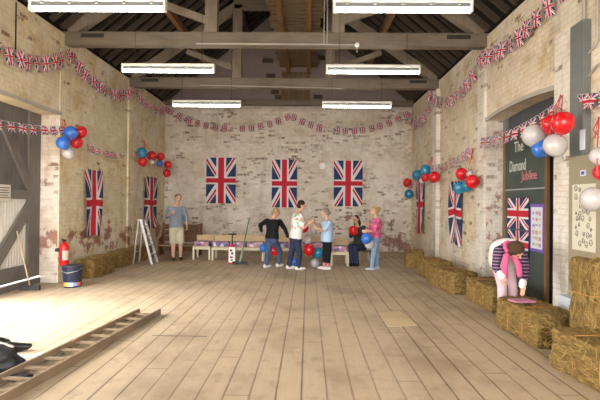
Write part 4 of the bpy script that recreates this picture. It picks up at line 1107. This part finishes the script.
def person(label, base, face, J, s, top, bottom, shoes, hair, sleeve='long', leg='long', top_k=0.02, hf=None, group=None, wide=1.0, hair_style='short', curl=.5, grip=None, extra=None, bow=None):
    base = base.copy(); base.z = 0
    fx, fy = Vector(face).normalized(); R = Vector((fy, -fx, 0)); fwd0 = Vector((fx, fy, 0))
    J = {k: v.copy() for k, v in J.items()}
    pel, nk, hd = J['pelvis'], J['neck'], J['head']
    t = (nk - pel).normalized(); R2 = (R - t * R.dot(t)).normalized(); fw = t.cross(R2)
    top_c = nk - t * .055 * s
    sh = {'R': J.get('shR', top_c + R2 * .165 * s * wide), 'L': J.get('shL', top_c - R2 * .165 * s * wide)}
    hip = {'R': pel + R * .085 * s - t * .05 * s, 'L': pel - R * .085 * s - t * .05 * s}
    mb = MB()
    torso(mb, pel, nk, R, s, -.16, 1.05, -.004, wide, bow)
    hv = Vector(hf).normalized() if hf else fwd0
    upv = (hd - nk).normalized() * .5 + Vector((0, 0, .5)) if not hf else (hd - nk).normalized()
    HR = hv.cross(upv).normalized(); hu = HR.cross(hv).normalized()
    hrot = Matrix((HR, hv, hu)).transposed()
    mb.ball(hd + hu * .015 * s, (.073 * s, .092 * s, .098 * s), hrot); mb.ball(hd - hu * .055 * s + hv * .022 * s, (.054 * s, .062 * s, .062 * s), hrot)
    limb(mb, [nk - t * .03 * s, hd - hu * .04 * s - hv * .02 * s], [.054 * s, .048 * s])
    limb(mb, [hd + hv * .088 * s + hu * .012 * s, hd + hv * .112 * s - hu * .022 * s, hd + hv * .095 * s - hu * .030 * s], [.010 * s, .014 * s, .013 * s], 8)
    limb(mb, [hd + hv * .076 * s + hu * .030 * s - HR * .035 * s, hd + hv * .076 * s + hu * .030 * s + HR * .035 * s], [.016 * s, .016 * s], 8)
    for g in (-1, 1): mb.ball(hd + HR * g * .075 * s - hv * .005 * s - hu * .008 * s, (.012 * s, .022 * s, .032 * s), hrot, 2)
    grip = grip or {}
    for g in 'RL':
        e, w = J['el' + g], J['wr' + g]
        limb(mb, [sh[g], sh[g] + (e - sh[g]) * .45, e, e + (w - e) * .35, w], [.052 * s, .045 * s, .037 * s, .037 * s, .026 * s])
        dd = (w - e).normalized()
        pn = grip.get(g, (-R if g == 'R' else R) * .8 + fw * .2)
        dd = J.get('hd' + g, dd)
        hand(mb, w, dd, Vector(pn), s, curl, 1 if (dd.cross(Vector(pn)).dot(fw) > 0 or abs(dd.cross(Vector(pn)).dot(fw)) < 1e-3) else -1)
        k, a = J['kn' + g], J['an' + g]
        limb(mb, [hip[g], hip[g] + (k - hip[g]) * .45, k, k + (a - k) * .32, a], [.088 * s, .075 * s, .054 * s, .053 * s, .036 * s])
        tv = J.get('toe' + g, fwd0)
        limb(mb, [a - tv * .03 * s - Vector((0, 0, .03 * s)), a + tv * .13 * s - Vector((0, 0, .045 * s))], [.034 * s, .026 * s])
    body = remeshed(mb, 'person', M['skin'], base, None, .0075, 2)
    tag(body, label, 'person', group)
    # clothes
    G = .013
    mb = MB(); torso(mb, pel, nk, R, s, top_k, .985, G, wide, bow)
    for g in 'RL':
        e, w = J['el' + g], J['wr' + g]; a0 = sh[g]
        if sleeve == 'long': limb(mb, [a0, a0 + (e - a0) * .5, e, e + (w - e) * .5, w - (w - e) * .06], [.074 * s, .064 * s, .054 * s, .050 * s, .043 * s])
        elif sleeve == 'rolled': limb(mb, [a0, a0 + (e - a0) * .5, e, e + (w - e) * .45], [.064 * s, .060 * s, .055 * s, .053 * s])
        elif sleeve == 'short': limb(mb, [a0, a0 + (e - a0) * .4, a0 + (e - a0) * .82], [.064 * s, .064 * s, .066 * s])
    if sleeve != 'none_at_all': remeshed(mb, top[0], top[1], base, body, .011, 9)
    mb = MB(); torso(mb, pel, nk, R, s, -.16, .13, G * .7, wide)
    for g in 'RL':
        k, a = J['kn' + g], J['an' + g]; h_ = hip[g]
        if leg == 'long': limb(mb, [h_, h_ + (k - h_) * .45, k, k + (a - k) * .4, a + (k - a) * .03], [.100 * s, .088 * s, .069 * s, .066 * s, .058 * s])
        elif leg == 'capri': limb(mb, [h_, h_ + (k - h_) * .45, k, k + (a - k) * .62], [.100 * s, .086 * s, .066 * s, .060 * s])
        elif leg == 'shorts': limb(mb, [h_, h_ + (k - h_) * .45, h_ + (k - h_) * .86], [.105 * s, .103 * s, .100 * s])
    remeshed(mb, bottom[0], bottom[1], base, body, .011, 3)
    for g in 'RL':
        a = J['an' + g]; tv = Vector(J.get('toe' + g, fwd0)).normalized(); z0 = a.z - .085 * s
        mb = MB()
        sdv = Vector((tv.y, -tv.x, 0)); rot = Matrix((sdv, tv, Vector((0, 0, 1)))).transposed()
        mb.ball(a + tv * .045 * s - Vector((0, 0, .045 * s)), (.045 * s, .135 * s, .042 * s), rot); mb.ball(a - tv * .03 * s - Vector((0, 0, .035 * s)), (.042 * s, .055 * s, .055 * s), rot)
        for v in mb.bm.verts: v.co.z = max(v.co.z, z0)
        remeshed(mb, 'shoe', shoes, base, body, .009, 2)
        if extra and 'socks' in extra:
            mb = MB(); limb(mb, [a + (J['kn' + g] - a) * .04, a + (J['kn' + g] - a) * .26], [.043 * s, .047 * s]); remeshed(mb, 'sock', extra['socks'], base, body, .009, 2)
    # hair, eyes, mouth
    mb = MB(); U = hu
    if hair_style == 'balding':
        mb.ball(hd + U * .028 * s - hv * .022 * s, (.080 * s, .085 * s, .088 * s), hrot)
    else:
        mb.ball(hd + U * .034 * s - hv * .020 * s, (.083 * s, .092 * s, .093 * s), hrot)
        mb.ball(hd - U * .015 * s - hv * .040 * s, (.078 * s, .068 * s, .080 * s), hrot)
    if hair_style == 'curly':
        mb.ball(hd + U * .035 * s - hv * .04 * s, (.098 * s, .098 * s, .10 * s), hrot)
        mb.ball(hd - U * .03 * s - hv * .06 * s, (.085 * s, .06 * s, .075 * s), hrot)
    if hair_style == 'long':
        for g in (-1, 0, 1):
            limb(mb, [hd + U * .02 * s + HR * g * .055 * s - hv * .035 * s, hd - U * .10 * s + HR * g * .070 * s - hv * .045 * s, hd - U * .20 * s + HR * g * .070 * s - hv * .03 * s], [.04 * s, .042 * s, .024 * s])
    if hair_style == 'bun':
        mb.ball(hd + U * .045 * s - hv * .125 * s, .048 * s); mb.ball(hd + U * .0 * s - hv * .12 * s, .03 * s)
    if hair_style == 'bob':
        for g in (-1, 1): limb(mb, [hd + U * .04 * s + HR * g * .068 * s - hv * .01 * s, hd - U * .055 * s + HR * g * .074 * s - hv * .015 * s], [.046 * s, .036 * s])
        mb.ball(hd + U * .045 * s - hv * .02 * s, .105 * s)
        limb(mb, [hd + U * .03 * s - hv * .085 * s, hd - U * .07 * s - hv * .08 * s], [.06 * s, .05 * s])
    for v in mb.bm.verts: v.co += Vector((mnoise.noise(v.co * 30), mnoise.noise(v.co * 30 + Vector((5, 0, 0))), mnoise.noise(v.co * 30 + Vector((0, 5, 0))))) * .006
    remeshed(mb, 'hair', hair, base, body, .008, 2)
    for g in (-1, 1):
        mb = MB(); mb.ball(hd + hv * .083 * s + HR * g * .032 * s + hu * .006 * s - base, .0115 * s, sub=2); mb.build('eye', M['eye'], body)
    mb = MB(); mb.ball(hd + hv * .083 * s - hu * .058 * s - base, (.022 * s, .008 * s, .007 * s), hrot, 2); mb.build('mouth', M['lip'], body)
    return body, dict(R=R, fw=fw, sh=sh, t=t, hv=hv, hu=hu, HR=HR, pel=pel, nk=nk, hd=hd)

def joints(bpx, bpy_, spec):
    b = floor_pt(bpx, bpy_)
    return b, {k: at_y(px, py, b.y + dy) for k, (px, py, dy) in spec.items()}
def cloth(name, col, var=.15, bump=0.006): return plain(name, col, .85, var, 8, 0, .15, bump)
denim = cloth('denim', (.055, .085, .16), .25); dark_denim = cloth('dark_denim', (.028, .038, .075), .25); light_denim = cloth('light_denim', (.20, .29, .42), .2)
white_shoe = cloth('white_shoe', (.66, .64, .64), .1); brown_shoe = cloth('brown_shoe', (.05, .03, .02)); black_shoe = cloth('black_shoe', (.015, .013, .013))

# man in shorts
b, J = joints(177, 260.5, dict(head=(178, 198.6, 0), neck=(176.2, 206.5, 0), pelvis=(176.5, 228, 0), elR=(166.8, 217, .02), wrR=(170.8, 213.2, -.24), elL=(186.2, 216.5, .06), wrL=(186.8, 225.5, .02),
    knR=(173.3, 243.5, -.04), anR=(173.2, 257.6, .0), knL=(180.6, 243.3, .0), anL=(180.6, 256.6, .12)))
J['anR'].z = J['anL'].z = .09
P1, _ = person('man in grey-blue shirt and beige shorts standing before the wooden settle', b, (.35, -.94), J, 1.06, ('shirt', cloth('grey_blue_shirt', (.20, .235, .29))), ('shorts', cloth('beige_shorts', (.48, .44, .33))), brown_shoe,
    cloth('grey_hair', (.10, .085, .075)), 'rolled', 'shorts', hf=(.5, -.86, -.05), curl=.9, wide=1.08)
# man in black
b, J = joints(271.5, 268, dict(head=(276.2, 212.5, .02), neck=(273, 219, .02), pelvis=(272, 238.5, 0), shL=(267, 221, 0), elL=(260.2, 225, -.12), wrL=(261.4, 231, -.05), shR=(279.6, 221.5, .05), elR=(285, 229, .05), wrR=(288, 237, .08),
    knL=(268, 252.5, .04), anL=(266, 265.5, 0), knR=(280, 251.5, .16), anR=(278.5, 263.5, .2)))
J['anL'].z = J['anR'].z = .085
P2, _ = person('man in black jumper and jeans seen from behind, beside the white T-shirt', b, (.72, .69), J, .97, ('jumper', cloth('black_wool', (.012, .012, .014))), ('jeans', denim), white_shoe, cloth('fair_hair', (.34, .23, .11)), 'long', 'long', top_k=-.02, hf=(.8, .6, -.2), hair_style='balding', wide=1.18)
# boy in printed T-shirt
s = NT('printed_tee'); c = s.coord(); o_ = s.sep(c)
vz = s.new('ShaderNodeTexVoronoi'); s.put(vz.inputs['Vector'], c); vz.inputs['Scale'].default_value = 20.0; q = s.sep(vz.outputs['Color'])
zone = s.math('MULTIPLY', s.math('GREATER_THAN', o_[2], .98), s.math('LESS_THAN', o_[2], 1.36))
col = s.mix(s.math('MULTIPLY', zone, s.math('GREATER_THAN', q[0], .80)), (.70, .69, .68), (.30, .52, .38)); col = s.mix(s.math('MULTIPLY', zone, s.math('GREATER_THAN', q[1], .86)), col, (.60, .26, .24))
tee = s.out(col, .85)
b, J = joints(294.5, 270, dict(head=(301.6, 205.5, .0), neck=(298.4, 213.2, .0), pelvis=(295.8, 238.5, 0), elR=(302.8, 228.5, -.22), wrR=(309, 223.5, -.2), elL=(305, 225.5, .24), wrL=(311.5, 221.5, .1),
    knR=(299.6, 253, -.06), anR=(298.4, 267.4, -.06), knL=(291.5, 252.5, .06), anL=(289.3, 266, .12)))
J['anL'].z = J['anR'].z = .09
P3, _ = person('boy in white T-shirt with green and red print and dark jeans', b, (.95, .30), J, 1.02, ('t_shirt', tee), ('jeans', dark_denim), white_shoe, cloth('dark_brown_hair', (.035, .022, .015)), 'short', 'long', top_k=.0, hf=(.95, .1, -.35), wide=1.24)
# woman in pale blue
b, J = joints(326, 270, dict(head=(324.8, 213, 0), neck=(327.4, 220.4, 0), pelvis=(327, 240.5, 0), elL=(323.8, 230.5, -.2), wrL=(318.3, 228.5, -.26), elR=(322, 230, .18), wrR=(317.5, 225.3, .08),
    knL=(328.6, 253.5, -.05), anL=(328, 266.5, -.05), knR=(325.2, 253.3, .08), anR=(324.2, 266.2, .08)))
J['anL'].z = J['anR'].z = .085
P4, _ = person('grey-haired woman in pale blue shirt, black cropped trousers and white trainers', b, (-.97, -.18), J, .93, ('blue_shirt', cloth('pale_blue_cloth', (.36, .50, .68), .08)), ('cropped_trousers', cloth('black_cloth', (.012, .012, .015))), white_shoe, cloth('ash_hair', (.22, .19, .17)), 'short', 'capri', top_k=-.06, hf=(-.9, -.1, -.4), hair_style='curly', wide=1.3, extra={'socks': cloth('pink_sock', (.55, .2, .22))})
# seated woman
b, J = joints(356, 265, dict(head=(355.8, 219.5, .1), neck=(357.4, 226.6, .12), pelvis=(360.5, 245.5, .15), elR=(351, 236.5, -.05), wrR=(350.4, 232.5, -.22), elL=(361.5, 237.5, -.05), wrL=(357.5, 232.8, -.2),
    knR=(350.2, 246.5, -.30), anR=(352.3, 260.5, -.20), knL=(354.5, 247.2, -.34), anL=(357, 262, -.26)))
J['anL'].z = J['anR'].z = .085
P5, _ = person('long-haired woman in dark jacket seated on a stool, holding a red balloon', b, (-.55, -.83), J, .95, ('jacket', cloth('dark_green_grey', (.045, .055, .055))), ('jeans', dark_denim), black_shoe, cloth('long_brown_hair', (.05, .028, .02)), 'long', 'long', hf=(-.6, -.8, -.15), hair_style='long', wide=1.1)
SEAT5 = J['pelvis']
# woman in plaid
s = NT('pink_plaid'); c = s.coord(); o_ = s.sep(c)
def band(v, k, th): return s.math('GREATER_THAN', s.math('SINE', s.math('MULTIPLY', v, k)), th)
col = s.mix(s.math('MULTIPLY', band(o_[2], 45, .1), .5), (.66, .14, .27), (.34, .04, .13)); col = s.mix(s.math('MULTIPLY', band(s.math('ADD', o_[0], o_[1]), 45, .1), .5), col, (.32, .04, .14)); col = s.mix(s.math('MULTIPLY', band(o_[2], 45, -.8), 0.0), col, (.7, .55, .6))
plaid = s.out(col, .85)
b, J = joints(374.5, 270.5, dict(head=(374.3, 211, 0), neck=(376.6, 218.2, 0), pelvis=(375.3, 238, 0), elL=(374.2, 231, -.24), wrL=(368, 231.2, -.28), elR=(371.5, 229.5, .2), wrR=(366.5, 224.8, .12),
    knL=(373.8, 253, -.05), anL=(372, 267, -.05), knR=(377, 252.5, .1), anR=(376.5, 266.3, .12)))
J['anL'].z = J['anR'].z = .085
P6, _ = person('fair-haired woman with hair tied up, in pink checked shirt and light jeans', b, (-.97, -.05), J, .94, ('checked_shirt', plaid), ('jeans', light_denim), cloth('pale_shoe', (.42, .44, .50)), cloth('blonde_hair', (.38, .26, .13)), 'rolled', 'long', top_k=.03, hf=(-.98, -.05, -.1), hair_style='bun', wide=1.16)
# bending woman
s = NT('striped_knit'); c = s.coord(); o_ = s.sep(c)
col = s.mix(s.math('GREATER_THAN', s.math('SINE', s.math('MULTIPLY', o_[2], 150)), .45), (.018, .016, .045), (.30, .14, .27)); stripe = s.out(col, .85)
bY = 6.72; b = Vector((2.80, bY, 0))
def at7(px, py, dy): return at_y(px, py, bY + dy)
J = dict(pelvis=at7(503.5, 262, .02), neck=at7(510, 248.5, -.40), head=at7(516.3, 251, -.53), shR=at7(498.5, 251, -.36), elR=at7(495.5, 267, -.40), wrR=at7(501.5, 275.5, -.50), shL=at7(522, 255, -.30), elL=at7(525.5, 271, -.45), wrL=at7(522.5, 284.5, -.60),
         knR=at7(502, 286, -.04), anR=at7(502, 310, 0), knL=at7(512.5, 286, -.02), anL=at7(513.5, 311, .03))
J['anR'].z = J['anL'].z = .09
J['hdL'] = Vector((-.05, -.25, -1)).normalized(); J['hdR'] = Vector((.1, -.2, -1)).normalized()
J['toeR'] = Vector((-.1, -1, 0)); J['toeL'] = Vector((.15, -1, 0))
bow = Vector((-.05, .02, .07))
P7, I7 = person('woman in white waistcoat and pink scarf bending over the straw bales', b, (.35, -.94), J, .95, ('striped_jumper', stripe), ('pale_pink_trousers', cloth('pale_pink', (.70, .52, .60), .06)), white_shoe, cloth('brown_hair', (.075, .042, .026)), 'long', 'long', top_k=.05, hf=(.30, -.62, -.72), hair_style='bob', curl=.35, bow=bow, wide=1.0)
base7 = b
mb = MB(); torso(mb, I7['pel'], I7['nk'], I7['R'], .95, -.03, .93, .042, 1.0, bow)
remeshed(mb, 'waistcoat', cloth('white_fleece', (.76, .75, .73), .06), base7, P7, .012, 3)
mb = MB(); nk, fw, R, t7 = I7['nk'], I7['fw'], I7['R'], I7['t']
ring = [nk + t7 * .02 + (R * math.cos(a) + fw * math.sin(a)) * .085 for a in [i * 2 * PI / 12 for i in range(13)]]
limb(mb, ring, [.027] * 13)
for (pa, pb, pc_) in (((506, 256, -.50), (504.5, 267, -.52), (505.5, 277, -.50)), ((515, 259, -.50), (518.5, 266, -.54), (519.5, 275, -.54))):
    pts = [at7(*pa), at7(*pb), at7(*pc_)]
    limb(mb, [nk + fw * .09] + pts, [.032, .040, .044, .036])
remeshed(mb, 'scarf', cloth('pink_scarf', (.62, .12, .26), .15), base7, P7, .011, 3)
for g in 'RL':
    e, w = J['el' + g], J['wr' + g]; d = (w - e).normalized(); mb = MB(); limb(mb, [w - d * .045, w + d * .012], [.047, .047]); remeshed(mb, 'cuff', cloth('white_cuff_' + g, (.74, .73, .72), .05), base7, P7, .009, 2)

# stool under the seated woman
p = SEAT5
t = thing('metal_stool', 'low grey metal stool under the seated woman in the dark jacket', 'stool', (p.x + .10, p.y + .03, 0))
sz = p.z - .125
mb = MB(); mb.lathe([(0, sz - .03), (.19, sz - .03), (.195, sz - .01), (.18, sz), (0, sz)], 24); mb.build('seat', plain('grey_seat', (.16, .16, .15), .5), t)
for k in range(4):
    a = PI / 4 + k * PI / 2; mb = MB(); mb.tube([(.14 * math.cos(a), .14 * math.sin(a), sz - .03), (.20 * math.cos(a), .20 * math.sin(a), 0)], .012, 8); mb.build('leg', M['alu'], t)
# balloons held or lying among the people
GB = 'balloons among the people'
def pb(col, px, py, pr, Y, label): 
    p = at_y(px, py, Y); return balloon(col, p, pr / F * p.y, label, GB, tilt=(random.uniform(-.5, .5), random.uniform(-.5, .5)))
pb('red', 353.2, 230.3, 4.7, floor_pt(356, 265).y - .34, 'red balloon in the lap of the seated long-haired woman')
pb('blue', 366.6, 238.3, 5.3, floor_pt(374.5, 270.5).y - .34, 'blue balloon held by the woman in the pink checked shirt')
pb('white', 369.3, 244, 4.8, floor_pt(374.5, 270.5).y - .12, 'white balloon below the blue one held by the checked-shirt woman')
yb = floor_pt(312, 268).y
pb('red', 308.8, 249.5, 6.0, yb - .05, 'red balloon hanging between the boy and the pale blue shirt')
pb('teal', 318, 252.8, 5.6, yb + .12, 'dark teal balloon beside the black cropped trousers')
pb('silver', 315, 263, 4.6, yb + .25, 'pearl grey balloon on the floor beside the white trainers')
pb('white', 308.3, 240.5, 3.8, yb + .2, 'white balloon above the red one beside the boy')
pb('white', 313.6, 229.2, 3.6, yb + .0, 'white balloon held between the boy and the grey-haired woman')
pb('red', 304.2, 228, 4.4, yb + .35, 'red balloon half hidden behind the T-shirt boy\'s forearm')
pb('red', 274.2, 250.5, 5.2, floor_pt(271, 268).y + .62, 'red balloon seen between the black-jumper man\'s legs')
pb('blue', 263.6, 247.5, 4.2, floor_pt(271, 268).y + .55, 'blue balloon beside the black-jumper man\'s left knee')
pb('blue', 294.5, 262, 4.2, floor_pt(294, 268).y + .35, 'blue balloon on the floor between the boy\'s shoes')
